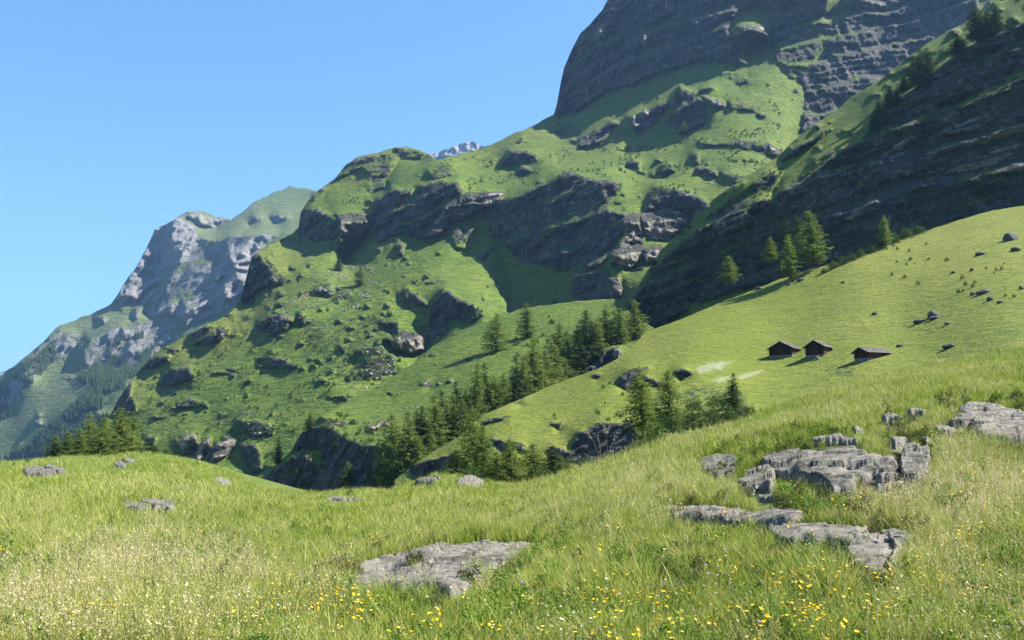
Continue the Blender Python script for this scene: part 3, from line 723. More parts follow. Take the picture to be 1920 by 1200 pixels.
G1 = 'larches on the wooded spur'
for t in [
 ('spur', 930, 660, 588, 17, 'wide', 'larch standing alone on the spur turf with a long shadow to its left'),
 ('spur', 988, 634, 569, 13, 'larch', 'slim larch at the lower edge of the big cliff shadow'),
 ('spur', 1045, 694, 607, 19, 'wide', 'dull green larch left of the darkest grove tree'),
 ('spur', 1068, 695, 622, 15, 'larch', 'narrow larch squeezed between two taller grove trees'),
 ('spur', 1098, 686, 584, 21, 'dark', 'tall dark conifer in the middle of the upper grove'),
 ('spur', 1119, 672, 598, 15, 'larch', 'bright green larch just right of the tall dark conifer'),
 ('spur', 1137, 647, 571, 15, 'larch', 'leftmost of the three larches below the shaded cliff foot'),
 ('spur', 1160, 645, 579, 14, 'larch', 'middle one of the three larches below the shaded cliff foot'),
 ('spur', 1191, 636, 563, 17, 'larch', 'bright rightmost larch against the black foot of the cliff'),
 ('spur', 1003, 752, 634, 24, 'wide', 'tall broad larch at the crest of the pasture edge'),
 ('spur', 1024, 745, 662, 17, 'larch', 'larch leaning against the right side of the broad crest larch'),
 ('spur', 1060, 728, 672, 14, 'larch', 'shaded grove larch between the broad crest larch and the boulder bluff'),
 ('spur', 1084, 712, 668, 13, 'larch', 'small pale larch left of the bluff under the pasture crest'),
 ('spur', 1055, 732, 700, 8, 'larch', 'very small pointed larch at the crest in front of the dark grove'),
 ('spur', 965, 770, 678, 15, 'dark', 'dark slim conifer left of the broad crest larch'),
 ('spur', 944, 776, 700, 14, 'larch', 'short larch behind the crest left of the dark slim conifer'),
 ('spur', 912, 784, 684, 17, 'larch', 'tall larch with a rounded top above the crest notch'),
 ('spur', 889, 800, 684, 17, 'wide', 'tall twin topped larch above the ravine bushes'),
 ('spur', 858, 805, 718, 13, 'dark', 'dark narrow conifer at the left of the tall twin topped larch'),
 ('spur', 873, 800, 732, 14, 'larch', 'bright young larch in front of the dark narrow conifer'),
 ('spur', 815, 842, 744, 19, 'larch', 'larch with a grey shaded side in the middle of the grove'),
 ('spur', 838, 836, 760, 15, 'larch', 'light green larch at the head of the small grass tongue'),
 ('spur', 790, 850, 765, 16, 'dark', 'dark conical conifer above the grass tongue'),
 ('spur', 803, 858, 790, 15, 'larch', 'low bright larch beside the grass tongue'),
 ('spur', 1082, 690, 612, 14, 'larch', 'larch half hidden behind the left side of the tall dark conifer'),
 ('spur', 1040, 735, 650, 15, 'larch', 'larch filling the gap between the broad crest larch and the shaded grove'),
 ('spur', 983, 765, 668, 16, 'larch', 'larch touching the left side of the broad crest larch'),
 ('spur', 928, 782, 706, 14, 'larch', 'light larch between the rounded top larch and the crest notch'),
 ('spur', 850, 830, 742, 15, 'larch', 'larch behind the dark narrow conifer towards the ravine'),
 ('spur', 828, 826, 736, 14, 'dark', 'dark pointed conifer left of the ravine head'),
 ('spur', 778, 862, 772, 17, 'wide', 'broad larch between the ravine trees and the dark conical conifer'),
 ('spur', 868, 835, 752, 15, 'larch', 'lowest larch at the right edge of the grass tongue'),
 ('spur', 1112, 650, 600, 12, 'larch', 'faint larch behind the tall dark conifer on its right'),
]: tree(*t[:6], t[6], G1)
G2 = 'conifers at the lower mouth of the ravine'
for t in [
 ('spur', 738, 915, 782, 26, 'wide', 'large bushy larch beside the black ravine wall'),
 ('spur', 765, 905, 778, 22, 'larch', 'tall yellow green larch right of the bushy ravine larch'),
 ('spur', 712, 916, 858, 15, 'dark', 'low dark conifer in the ravine shade'),
 ('spur', 652, 915, 868, 11, 'larch', 'thin larch half lit in the dark ravine'),
 ('spur', 784, 893, 820, 16, 'larch', 'young larch at the left tip of the grass tongue'),
 ('spur', 522, 870, 820, 7, 'dark', 'slim dark conifer on the small left knoll'),
 ('spur', 580, 806, 774, 7, 'dark', 'tiny dark conifer on the tip of the spur'),
]: tree(*t[:6], t[6], G2)
G3 = 'conifers in front of the hut pasture'
for t in [
 (None, 886, 905, 768, 24, 'wide', 'tallest larch in front of the grass tongue', 118),
 (None, 905, 905, 806, 22, 'wide', 'bright bushy larch below the pasture dip', 112),
 (None, 860, 905, 846, 18, 'larch', 'low light green larch left of the tallest front larch', 120),
 (None, 957, 912, 828, 25, 'wide', 'broad larch just behind the meadow crest', 98),
 (None, 1000, 906, 836, 22, 'larch', 'larch beside the small overhanging boulder', 100),
 (None, 930, 908, 850, 18, 'larch', 'short yellow green larch between two broad ones', 102),
 (None, 1035, 894, 838, 18, 'dark', 'low green conifer left of the black rock wall', 100),
 (None, 1205, 812, 690, 29, 'wide', 'large broad larch over the black rock wall', 104),
 (None, 1256, 806, 698, 22, 'larch', 'green larch right of the large broad one', 106),
 (None, 1375, 785, 702, 15, 'dark', 'neat pointed conifer standing below the huts', 108),
]: tree(*t[:6], t[6], G3, dist=t[7])
G4 = 'conifers below the shaded cliff'
for t in [
 ('cliff', 1367, 530, 480, 12, 'larch', 'lone small larch below the cliff left of the cluster', 275),
 ('cliff', 1446, 492, 444, 11, 'larch', 'short larch at the left of the cliff foot cluster', 262),
 ('cliff', 1482, 520, 440, 14, 'larch', 'slim pointed larch at the front of the cliff foot cluster', 246),
 ('cliff', 1525, 497, 395, 19, 'larch', 'tallest larch of the cliff foot cluster', 250),
 ('cliff', 1499, 475, 434, 11, 'larch', 'small larch between the two tall cluster larches', 262),
 ('cliff', 1473, 460, 408, 12, 'dark', 'dark thin conifer at the back of the cluster', 268),
 ('cliff', 1496, 450, 402, 12, 'dark', 'dark round topped conifer at the back of the cluster', 270),
 ('cliff', 1660, 458, 404, 11, 'larch', 'single larch among bushes at the cliff foot on the right', 246),
]: tree(*t[:6], t[6], G4, dist=t[7])
G5 = 'dark pines on the brink of the shaded cliff'
for t in [
 ('cliff', 1838, 78, 2, 17, 'dark', 'tall dark pine high on the brink'), ('cliff', 1852, 72, 20, 14, 'dark', 'dark pine crowding the tall brink pine on its right'),
 ('cliff', 1870, 62, 6, 11, 'dark', 'dark pine furthest up the cliff brink'), ('cliff', 1796, 102, 64, 13, 'dark', 'solitary dark pine on a step of the brink'),
 ('cliff', 1727, 165, 88, 14, 'dark', 'tall dark pine overhanging the middle of the brink'), ('cliff', 1741, 135, 86, 10, 'dark', 'slim dark pine behind the overhanging one'),
 ('cliff', 1697, 172, 140, 10, 'dark', 'short square dark pine below the overhanging pines'), ('cliff', 1667, 205, 158, 10, 'dark', 'dark pine at the left corner of the brink'),
 ('cliff', 1680, 200, 162, 8, 'dark', 'small dark pine right of the corner pine'), ('cliff', 1650, 240, 180, 9, 'dark', 'lowest dark pine stepping down the cliff corner'),
 ('cliff', 1714, 150, 100, 8, 'dark', 'thin dark pine left of the overhanging one'), ('cliff', 1641, 246, 205, 7, 'dark', 'little dark pine at the very corner of the cliff'),
]: tree(*t[:6], t[6], G5)
G6 = 'trees behind the left crest of the meadow'
for t in [
 (222, 862, 770, 27, 'wide', 'tallest larch of the left group with a rounded crown', 185), (245, 860, 776, 18, 'larch', 'larch at the right end of the left group', 192),
 (192, 862, 786, 20, 'wide', 'dark centred larch in the left group', 180), (165, 864, 777, 20, 'wide', 'larch at the upper left of the left group', 190),
 (146, 864, 806, 20, 'wide', 'bushy bright larch at the front of the left group', 176), (126, 862, 812, 14, 'larch', 'small larch near the left end of the group', 184),
 (103, 860, 818, 14, 'wide', 'low ragged tree at the left end of the group', 186),
 (282, 868, 822, 12, 'dark', 'low dark tree right of the left group', 230), (312, 872, 838, 9, 'larch', 'small light larch on the falling meadow crest', 225),
]: tree(None, t[0], t[1], t[2], t[3], t[4], t[5], G6, dist=t[6])
G7 = 'lone trees on the mountain pasture'
for t in [
 ('mountain', 675, 536, 500, 10, 'wide', 'lone round tree among the pale scree'), ('mountain', 634, 508, 480, 7, 'dark', 'small lone tree above the scree in the shadow edge'),
 ('mountain', 1275, 190, 160, 8, 'dark', 'small dark tree on top of the upper crag'), ('mountain', 1284, 246, 226, 6, 'larch', 'pale shrub tree on the upper crag face'),
 ('mountain', 1040, 580, 556, 6, 'dark', 'tiny tree at the foot of the shadowed slope'),
]: tree(*t[:6], t[6], G7)

# ------------------------------------------------------------------ shrubs
def bush_proto(seed, mat, n=260, size=.07, flat=.6, name='foliage'):
    rng = np.random.default_rng(seed)
    d = rng.normal(0, 1, (n, 3)); d /= np.linalg.norm(d, axis=1)[:, None]
    d[:, 2] = np.abs(d[:, 2])
    lob = 1 + .3 * np.sin(d[:, 0] * 5 + seed) * np.cos(d[:, 1] * 4 + seed * 2)
    r = rng.uniform(.3, 1, n) ** .5
    c = d * (r * lob)[:, None] * np.array([.5, .5, .9]); c[:, 2] += .02
    V, Fq, rr = clumps(c, np.full(n, size) * rng.uniform(.6, 1.3, n), rng, 4, 1.0)
    return mesh_np(name, V, Fq, mat, False, {'rnd': rr}, link=False)
BP = [bush_proto(200 + i, BUSH, 420, .06).data for i in range(3)]
STEM = bpy.data.meshes.new('stems')
_v, _f = [], []
for i in range(5):
    a = i * 1.26; i0 = len(_v)
    vv, ff = tube([(0, 0, -.05), (.12 * math.cos(a), .12 * math.sin(a), .3), (.28 * math.cos(a), .28 * math.sin(a), .6)], [.02, .014, .006], 5)
    _v += vv; _f += [tuple(x + i0 for x in q) for q in ff]
STEM.from_pydata(_v, [], _f); STEM.materials.append(BARK)
def shrub(px, base, wpx, hpx, label, group, layer=None, dist=None, i=0):
    if layer and not dist: p = at(layer, px, base)
    else:
        X, T = XT(px, base); p = Vector((float(X) * dist, dist, CAMZ + float(T) * dist))
    e = empty('shrub', p, i * 1.3); s = wpx / F * p.y
    e.scale = (s, s, hpx / F * p.y * 1.05); tag(e, label, 'shrub', group)
    for nm, me in (('foliage', BP[i % 3]), ('stems', STEM)):
        c = bpy.data.objects.new(nm, me); C.objects.link(c); c.parent = e
SG = 'bushes lining the foot of the shaded cliff'
for i, (x, b, w_, h_, l) in enumerate([
 (1562, 503, 22, 14, 'lowest leafy bush of the row at the cliff foot'), (1580, 495, 22, 16, 'round bush second from the low end of the row'), (1598, 489, 20, 15, 'bush in the row just before the bushy gap'),
 (1614, 482, 18, 16, 'upright bush in the middle of the cliff foot row'), (1634, 474, 24, 12, 'flat spreading bush in the cliff foot row'), (1652, 466, 24, 16, 'bush at the foot of the single cliff larch'),
 (1676, 456, 26, 22, 'tall bush right of the single cliff larch'), (1700, 446, 28, 20, 'dark bush where the row meets the shadow'), (1722, 438, 26, 16, 'uppermost bush of the row at the shadow edge'),
 (1545, 512, 14, 10, 'small bush under the tallest cluster larch')]):
    shrub(x, b, w_, h_, l, SG, 'pasture', i=i)
SH = 'bushes in the hollow below the huts'
for i, (x, b, w_, h_, l, d) in enumerate([
 (1262, 812, 44, 40, 'dark leafy bush at the foot of the green larch', 100), (1300, 806, 46, 42, 'green bush in the middle of the hollow', 102), (1336, 800, 46, 36, 'spreading green bush left of the pointed conifer', 104),
 (1370, 796, 40, 30, 'dark bush at the foot of the pointed conifer', 102), (1405, 782, 36, 24, 'dark low bush right of the pointed conifer', 100), (1300, 770, 40, 24, 'low bush upslope in the hollow', 122),
 (1345, 762, 44, 22, 'flat bush upslope behind the pointed conifer', 124), (1230, 822, 40, 36, 'leafy bush under the large broad larch', 96), (1060, 890, 40, 34, 'dark bush left of the black rock wall', 96),
 (1100, 882, 40, 26, 'low bush in front of the black rock wall', 92), (1010, 900, 40, 34, 'bush at the foot of the boulder larch', 96), (890, 908, 50, 34, 'green thicket at the foot of the front larches', 108),
 (830, 905, 40, 24, 'low thicket left of the front larches', 116)]):
    shrub(x, b, w_, h_, l, SH, None, d, i)
shrub(1216, 852, 62, 54, 'pale green willow bush on the meadow crest beside the dark hollow', None, None, 22.5, 1)

# ------------------------------------------------------------------ rocks
def rock_mat(name='meadow_rock', base=((.10, .095, .085), (.20, .185, .16), (.30, .28, .24)), sc=1.0):
    m, t, b = M(name)
    g = t.nodes.new('ShaderNodeNewGeometry'); P = g.outputs['Position']
    n1 = noise_n(t, P, 1.6 / sc, 6, .65); n2 = noise_n(t, mapping(t, P, (1, 2.2, 3), (0, .3, .5)), 5 / sc, 8, .72); n3 = noise_n(t, P, 22 / sc, 4, .7)
    col = mixc(t, ramp(t, n1, [(.35, 0), (.6, 1)]), base[0], base[1])
    col = mixc(t, ramp(t, n2, [(.5, 0), (.68, 1)]), col, base[2])
    col = mixc(t, ramp(t, n3, [(.35, .35), (.55, 0)]), col, (.05, .05, .045))
    w_ = t.nodes.new('ShaderNodeTexNoise'); w_.inputs['Scale'].default_value = 3.2 / sc; w_.inputs['Detail'].default_value = 3; w_.noise_type = 'RIDGED_MULTIFRACTAL' if hasattr(w_, 'noise_type') else w_.noise_type
    t.links.new(mapping(t, P, (1, 1.8, 2.5), (.2, .1, .4)), w_.inputs['Vector'])
    crack = ramp(t, n2, [(.39, 1), (.45, 0)])
    col = mixc(t, math_n(t, 'MULTIPLY', crack, .9), col, (.025, .024, .022))
    t.links.new(col, b.inputs['Base Color'])
    bp = t.nodes.new('ShaderNodeBump'); bp.inputs['Distance'].default_value = .03 * sc; bp.inputs['Strength'].default_value = .9
    t.links.new(math_n(t, 'ADD', n2, math_n(t, 'MULTIPLY', n3, .35)), bp.inputs['Height']); t.links.new(bp.outputs[0], b.inputs['Normal'])
    return m
ROCK = rock_mat('meadow_rock', ((.085, .076, .062), (.165, .15, .122), (.26, .24, .195)))
ROCKB = rock_mat('boulder_rock', ((.045, .045, .045), (.09, .088, .083), (.16, .15, .14)), 4.0)
SLABS = []
def slab(name, label, poly, H, seed, step=2.0, ledge=0, group=None, edge=10, sink=.10, rough=.022, tilt=(0, 0)):
    """bedrock showing through the turf: closed mass with a top that breaks off in steps"""
    p = np.array(poly, float)
    k_ = 1.16 if np.ptp(p[:, 0]) > 70 else 1.12
    p = p.mean(0) + (p - p.mean(0)) * k_
    cy = p[:, 1].max(); cx = p[:, 0].mean()
    Y0 = float(np.exp(rhoA(cx, (cy + p[:, 1].min()) / 2)))
    H = H * .58
    lift = H * F / Y0 * .8
    q = p.copy(); q[:, 1] = p[:, 1] + lift * (cy - p[:, 1]) / max(cy - p[:, 1].min(), 1)
    g_ = p.copy(); g_[:, 1] += np.where(g_[:, 1] > p[:, 1].mean(), .17 * F / Y0, .05 * F / Y0); SLABS.append(g_)
    xs = np.arange(q[:, 0].min() - 12, q[:, 0].max() + 14, step); ys = np.arange(q[:, 1].min() - 10, q[:, 1].max() + 12, step * .7)
    PX, PY = np.meshgrid(xs, ys)
    wx = PX + 7 * fbm(PX / 16, PY / 12, PX * 0 + seed, 4, seed, .6); wy = PY + 4 * fbm(PX / 16, PY / 12, PX * 0 + seed + 5, 4, seed + 9, .6)
    m = inpoly(q, wx, wy).astype(float)
    d = m.copy()
    d = blur(d, edge * 2)
    near_ = d > .18
    d = np.clip((d - .48) * 2.0, 0, 1) ** .7
    G = LAYERS['meadow']
    X, T = XT(PX, PY); Y = np.exp(bil(G['rho'], G['x0'], G['y0'], G['step'], PX, PY))
    bx, by, bz = X * Y, Y, CAMZ + T * Y
    if ledge: rough = .008
    n1 = fbm(bx * 1.4, by * 1.4, bx * 0 + seed, 3 if ledge else 5, seed + 3, .5); n2 = fbm(bx * 5, by * 9, bx * 0 + seed, 4, seed + 4, .6, ridge=True)
    h = H * d * (1 + .35 * n1 + tilt[0] * (PX - cx) / 100 + tilt[1] * (cy - PY) / 60)
    if ledge:
        k = H / ledge
        hh = h / k; h = (np.floor(hh) + np.clip((hh - np.floor(hh)) * 4 - 2.4, 0, 1)) * k * .8 + h * .2
    # blocks and joints: tilted plates broken by narrow cracks
    ca, sa = math.cos(.5 + seed), math.sin(.5 + seed)
    ux, uy = bx * ca + by * sa, -bx * sa + by * ca
    cell = np.floor(ux * 1.7 + .5 * n1) * 7.3 + np.floor(uy * .8 + .5 * n1) * 3.1
    hb = hash3(cell.astype(np.int64), cell.astype(np.int64) * 0, cell.astype(np.int64) * 0, seed) - .5
    tiltp = (ux * 1.7 + .5 * n1 - np.floor(ux * 1.7 + .5 * n1) - .5)
    n3 = fbm(bx * 2.2, by * 5, bx * 0 + seed, 5, seed + 8, .62)
    crk = np.clip(1 - np.abs(fbm(bx * 1.1 + 3, by * 2.4, bx * 0 + seed, 4, seed + 12, .55)) * 16, 0, 1)
    h = h + d * H * (.3 * hb + .25 * tiltp + .22 * n3) - crk * .035 * d
    h = h + rough * (n2 - .3) * d - sink * (1 - d)
    V = np.stack([bx, by, bz + h], -1)
    # close the underside
    nr, nc = PX.shape
    Fq = gridfaces(nr, nc); Fq = Fq[near_.ravel()[Fq].any(1)]
    us = np.unique(Fq); rm = np.zeros(nr * nc, int); rm[us] = np.arange(len(us))
    o = mesh_np(name, V.reshape(-1, 3)[us], rm[Fq], ROCK, True)
    md = o.modifiers.new('depth', 'SOLIDIFY'); md.thickness = .25; md.offset = -1 if True else 1
    tag(o, label, 'rock', group)
    return o
slab('rock_outcrop', 'broad pale rock slab with black wavy cracks in the centre foreground', [(668, 1090), (700, 1060), (760, 1040), (830, 1022), (890, 1016), (960, 1022), (1016, 1034), (975, 1048), (950, 1066), (905, 1080), (880, 1110), (845, 1124), (800, 1112), (740, 1110), (668, 1108)], .20, 301, 2, edge=16)
slab('rock_outcrop', 'dark streaked flat slab at the left end of the lower rock shelf', [(1252, 952), (1280, 948), (1350, 952), (1420, 956), (1486, 962), (1494, 978), (1470, 992), (1400, 990), (1330, 985), (1262, 972)], .20, 302, 2, edge=8)
slab('rock_outcrop', 'smooth grey slab left of the diagonal crack in the lower shelf', [(1450, 1000), (1480, 982), (1540, 988), (1600, 992), (1624, 1000), (1606, 1024), (1590, 1040), (1540, 1036), (1490, 1036), (1458, 1026)], .20, 303, 2, edge=8)
slab('rock_outcrop', 'rounded grey boulder right of the diagonal crack', [(1594, 1046), (1620, 1006), (1660, 994), (1700, 1004), (1718, 1026), (1690, 1050), (1680, 1080), (1650, 1088), (1604, 1082)], .22, 304, 2, edge=9)
slab('rock_outcrop', 'craggy layered ledge in the upper right outcrop', [(1440, 868), (1462, 850), (1500, 846), (1540, 852), (1590, 842), (1620, 856), (1664, 864), (1672, 884), (1630, 892), (1600, 900), (1596, 920), (1560, 926), (1540, 904), (1480, 890), (1450, 884)], .28, 305, 1.6, ledge=3, edge=6)
slab('rock_outcrop', 'pale wedge shaped block at the left of the layered ledge', [(1382, 918), (1404, 892), (1438, 876), (1452, 884), (1450, 908), (1440, 922), (1400, 928)], .30, 306, 1.6, edge=5)
slab('rock_outcrop', 'upright pale block at the right of the layered ledge', [(1688, 858), (1700, 838), (1740, 842), (1748, 868), (1738, 900), (1722, 914), (1694, 906)], .32, 307, 1.6, edge=5)
slab('rock', 'thin flat stone lying below the upright pale block', [(1644, 912), (1668, 904), (1720, 912), (1714, 924), (1680, 920), (1650, 922)], .14, 308, 1.6, edge=3)
slab('rock_outcrop', 'grey rock half hidden in heath left of the wedge block', [(1308, 866), (1340, 852), (1372, 850), (1384, 862), (1372, 886), (1350, 898), (1320, 884)], .2, 309, 1.8, edge=5)
slab('rock_outcrop', 'long sloping pale slab at the right edge of the meadow', [(1800, 770), (1836, 754), (1890, 764), (1925, 782), (1960, 800), (1960, 838), (1880, 832), (1836, 822), (1828, 798)], .22, 310, 2, edge=10)
slab('rock', 'small whitish rock in the outcrop above the layered ledge', [(1664, 836), (1680, 816), (1704, 822), (1708, 834), (1690, 842)], .22, 311, 1.6, edge=4)
slab('rock', 'small dark sided rock right of the whitish one', [(1718, 832), (1730, 818), (1750, 822), (1748, 836)], .22, 312, 1.6, edge=4)
slab('rock', 'low grey rock on the left margin of the sloping slab', [(1776, 790), (1800, 778), (1828, 782), (1834, 800), (1800, 802)], .22, 313, 1.6, edge=4)
slab('rock', 'bright white stone in the grass at the bottom', [(1218, 1098), (1240, 1092), (1280, 1090), (1300, 1098), (1290, 1116), (1250, 1120), (1230, 1110)], .10, 314, 1.6, edge=4)
slab('rock', 'little pale stone left of the bright white one', [(1166, 1108), (1180, 1102), (1206, 1110), (1204, 1122), (1176, 1120)], .08, 315, 1.6, edge=3)
slab('rock', 'rough grey rock in the bank between the ledge and the sloping slab', [(1752, 806), (1770, 796), (1796, 804), (1790, 818), (1760, 818)], .2, 331, 1.6, edge=3)
slab('rock', 'narrow pale rock edge in the turf above the layered ledge', [(1520, 828), (1560, 818), (1600, 820), (1606, 830), (1560, 836), (1526, 838)], .2, 332, 1.6, edge=3)
slab('rock', 'small rock at the top left of the bank beside a dark hollow', [(1592, 806), (1606, 798), (1622, 804), (1618, 812), (1600, 814)], .2, 333, 1.6, edge=3)
slab('rock', 'flat whitish rock in the turf far up the right bank', [(1700, 772), (1716, 764), (1740, 768), (1736, 778), (1706, 780)], .2, 334, 1.6, edge=3)
slab('rock', 'dark rock step left of the flat whitish one up the right bank', [(1650, 788), (1668, 778), (1690, 784), (1684, 796), (1660, 796)], .2, 335, 1.6, edge=3)
slab('rock', 'low rock in front of the pale wedge shaped block', [(1412, 934), (1440, 926), (1466, 932), (1456, 942), (1424, 942)], .12, 336, 1.6, edge=3)
slab('rock', 'grey rock shoulder between the ledge and the upright pale block', [(1640, 896), (1660, 886), (1684, 892), (1680, 906), (1650, 908)], .2, 337, 1.6, edge=3)
slab('rock_outcrop', 'front one of two tilted slabs near the left crest', [(42, 880), (60, 872), (100, 884), (108, 892), (80, 896), (48, 890)], .20, 316, 1.4, edge=3, tilt=(0, .2))
slab('rock_outcrop', 'rear one of two tilted slabs near the left crest', [(78, 876), (92, 870), (122, 880), (126, 888), (108, 890)], .22, 317, 1.4, edge=3)
slab('rock', 'small pale stone on the left crest nearer the camera', [(212, 868), (224, 862), (240, 872), (234, 878), (216, 874)], .12, 318, 1.4, edge=3)
slab('rock', 'small pale stone on the left crest further back', [(228, 860), (242, 856), (256, 862), (250, 868), (234, 866)], .12, 319, 1.4, edge=3)
slab('rock', 'flat oval stone on the falling right side of the left crest', [(396, 898), (412, 894), (436, 904), (430, 912), (406, 908)], .12, 320, 1.4, edge=3)
slab('rock_outcrop', 'left one of the paired flat slabs in the left meadow', [(226, 944), (240, 936), (280, 954), (286, 964), (250, 962), (230, 956)], .16, 321, 1.4, edge=3)
slab('rock_outcrop', 'right one of the paired flat slabs in the left meadow', [(258, 938), (272, 932), (320, 938), (334, 948), (318, 962), (290, 956)], .20, 322, 1.4, edge=3)
slab('rock', 'row of small stones lying in the central meadow', [(612, 934), (630, 930), (674, 934), (672, 940), (640, 940), (616, 940)], .12, 323, 1.4, edge=2)
slab('rock_outcrop', 'rounded rock with a dark left side on the central hummock', [(852, 912), (862, 896), (884, 892), (904, 900), (906, 912), (870, 916)], .22, 324, 1.4, edge=4)
slab('rock', 'low dark rock at the left end of the central hummock', [(776, 904), (796, 894), (820, 900), (816, 910), (786, 910)], .25, 325, 1.4, edge=3)
slab('rock', 'small stone on top of the central hummock', [(808, 894), (818, 889), (830, 893), (822, 898)], .16, 326, 1.4, edge=2)

def boulder(layer, px, py, wpx, hpx, label, seed, group=None, mat=None, name='boulder'):
    p = at(layer, px, py)
    n = 22
    th = np.linspace(0, np.pi, n); ph = np.linspace(0, 2 * np.pi, n * 2, endpoint=False)
    TH, PH = np.meshgrid(th, ph, indexing='ij')
    d = np.stack([np.sin(TH) * np.cos(PH), np.sin(TH) * np.sin(PH), np.cos(TH)], -1)
    r = 1 + .28 * fbm(d[..., 0] * 1.3 + seed, d[..., 1] * 1.3, d[..., 2] * 1.3, 2, seed) + .14 * fbm(d[..., 0] * 4 + seed, d[..., 1] * 4, d[..., 2] * 4, 4, seed + 5, .6, ridge=True)
    wpx, hpx = wpx * .8, hpx * .8
    w_ = wpx / F * p.y * .5; h = hpx / F * p.y
    V = d * r[..., None] * np.array([w_, w_ * .8, h * .8]); V[..., 2] += h * .2
    nc = n * 2
    idx = np.arange(n * nc).reshape(n, nc)
    Fq = np.stack([idx[:-1], idx[1:], np.roll(idx, -1, 1)[1:], np.roll(idx, -1, 1)[:-1]], -1).reshape(-1, 4)
    o = mesh_np(name, V.reshape(-1, 3), Fq, mat or ROCKB, False)
    o.location = p; o.rotation_euler = (0, 0, seed)
    tag(o, label, 'boulder', group); return o
BG = 'boulders scattered over the hut pasture'
for i, (x, y, w_, h_, l) in enumerate([
 (1749, 594, 28, 14, 'largest dark boulder in the pasture right of the huts'), (1752, 598, 24, 7, 'flat boulder lying directly below the largest one'), (1723, 605, 22, 8, 'low dark boulder left of the largest one'),
 (1777, 608, 18, 5, 'flat sunken stone right of the largest boulder'), (1640, 590, 14, 6, 'small boulder with a pale right end high above the third hut'), (1844, 550, 30, 9, 'long dark boulder high on the right pasture'),
 (1824, 553, 14, 7, 'small boulder at the left end of the long dark one'), (1857, 563, 16, 9, 'blocky boulder below the long dark one'), (1876, 568, 14, 6, 'low boulder right of the blocky one'),
 (1788, 512, 12, 5, 'small dark stone in the upper right pasture'), (1822, 508, 10, 6, 'little round stone in the upper right pasture'), (1687, 650, 16, 5, 'low stone right of the third hut'),
 (1895, 450, 34, 16, 'dark bushy rock near the upper right edge'), (1905, 470, 26, 8, 'flat rock below the bushy one at the right edge'), (1838, 478, 20, 8, 'low weathered rock in the upper pasture'),
 (1916, 542, 14, 8, 'dark stone cut by the right edge of the picture'), (1780, 652, 34, 9, 'heap of grey stones on the crest below the largest boulder'), (1422, 543, 14, 7, 'pale stone at the shadow edge left of the cliff trees'),
 (1502, 526, 18, 6, 'pale stones on the bank below the tallest cluster larch'), (1480, 534, 12, 5, 'small stone lower on the bank below the cluster'),
 (1581, 530, 10, 4, 'tiny stone on the bank right of the cluster')]):
    boulder('pasture', x, y, w_, h_, l, 400 + i, BG)
boulder('spur', 1157, 666, 18, 14, 'pale lit boulder on top of the bluff at the pasture edge', 440, None, ROCK)
boulder('spur', 845, 716, 14, 5, 'long white stone on the spur turf', 441, 'white stones on the spur', ROCK)
boulder('spur', 822, 722, 14, 6, 'white stone left of the long one on the spur', 442, 'white stones on the spur', ROCK)
boulder('spur', 747, 742, 6, 4, 'tiny white stone alone on the spur turf', 443, 'white stones on the spur', ROCK)
boulder('spur', 722, 796, 16, 6, 'white stone above the ravine wall', 444, 'white stones on the spur', ROCK)
boulder('spur', 700, 812, 14, 6, 'white stone at the lip of the ravine wall', 445, 'white stones on the spur', ROCK)
boulder('spur', 693, 793, 8, 4, 'small white stone left of the ravine trees', 446, 'white stones on the spur', ROCK)

# ------------------------------------------------------------------ scatter (stuff)
def scatter(name, protos, pts, rot, scl, label, cat, kind='stuff'):
    me = bpy.data.meshes.new(name); me.vertices.add(len(pts)); me.vertices.foreach_set('co', np.asarray(pts, np.float32).ravel())
    a = me.attributes.new('rot', 'FLOAT_VECTOR', 'POINT'); a.data.foreach_set('vector', np.asarray(rot, np.float32).ravel())
    a = me.attributes.new('scl', 'FLOAT', 'POINT'); a.data.foreach_set('value', np.asarray(scl, np.float32))
    a = me.attributes.new('idx', 'INT', 'POINT'); a.data.foreach_set('value', np.random.default_rng(1).integers(0, len(protos), len(pts)).astype(np.int32))
    o = bpy.data.objects.new(name, me); C.objects.link(o)
    col = bpy.data.collections.new(name + '_source')
    for p in protos: col.objects.link(p)
    ng = bpy.data.node_groups.new(name, 'GeometryNodeTree')
    ng.interface.new_socket('Geometry', in_out='INPUT', socket_type='NodeSocketGeometry'); ng.interface.new_socket('Geometry', in_out='OUTPUT', socket_type='NodeSocketGeometry')
    N = ng.nodes; gi = N.new('NodeGroupInput'); go = N.new('NodeGroupOutput')
    ci = N.new('GeometryNodeCollectionInfo'); ci.inputs['Collection'].default_value = col; ci.inputs['Separate Children'].default_value = True; ci.inputs['Reset Children'].default_value = True
    ip = N.new('GeometryNodeInstanceOnPoints'); ip.inputs['Pick Instance'].default_value = True
    def na(n_, ty):
        x = N.new('GeometryNodeInputNamedAttribute'); x.data_type = ty; x.inputs['Name'].default_value = n_
        return [q for q in x.outputs if q.enabled and q.name == 'Attribute'][0]
    L = ng.links
    L.new(gi.outputs[0], ip.inputs['Points']); L.new(ci.outputs[0], ip.inputs['Instance']); L.new(na('idx', 'INT'), ip.inputs['Instance Index'])
    L.new(na('rot', 'FLOAT_VECTOR'), ip.inputs['Rotation']); L.new(na('scl', 'FLOAT'), ip.inputs['Scale']); L.new(ip.outputs[0], go.inputs[0])
    md = o.modifiers.new('scatter', 'NODES'); md.node_group = ng
    tag(o, label, cat, None, kind)
    return o

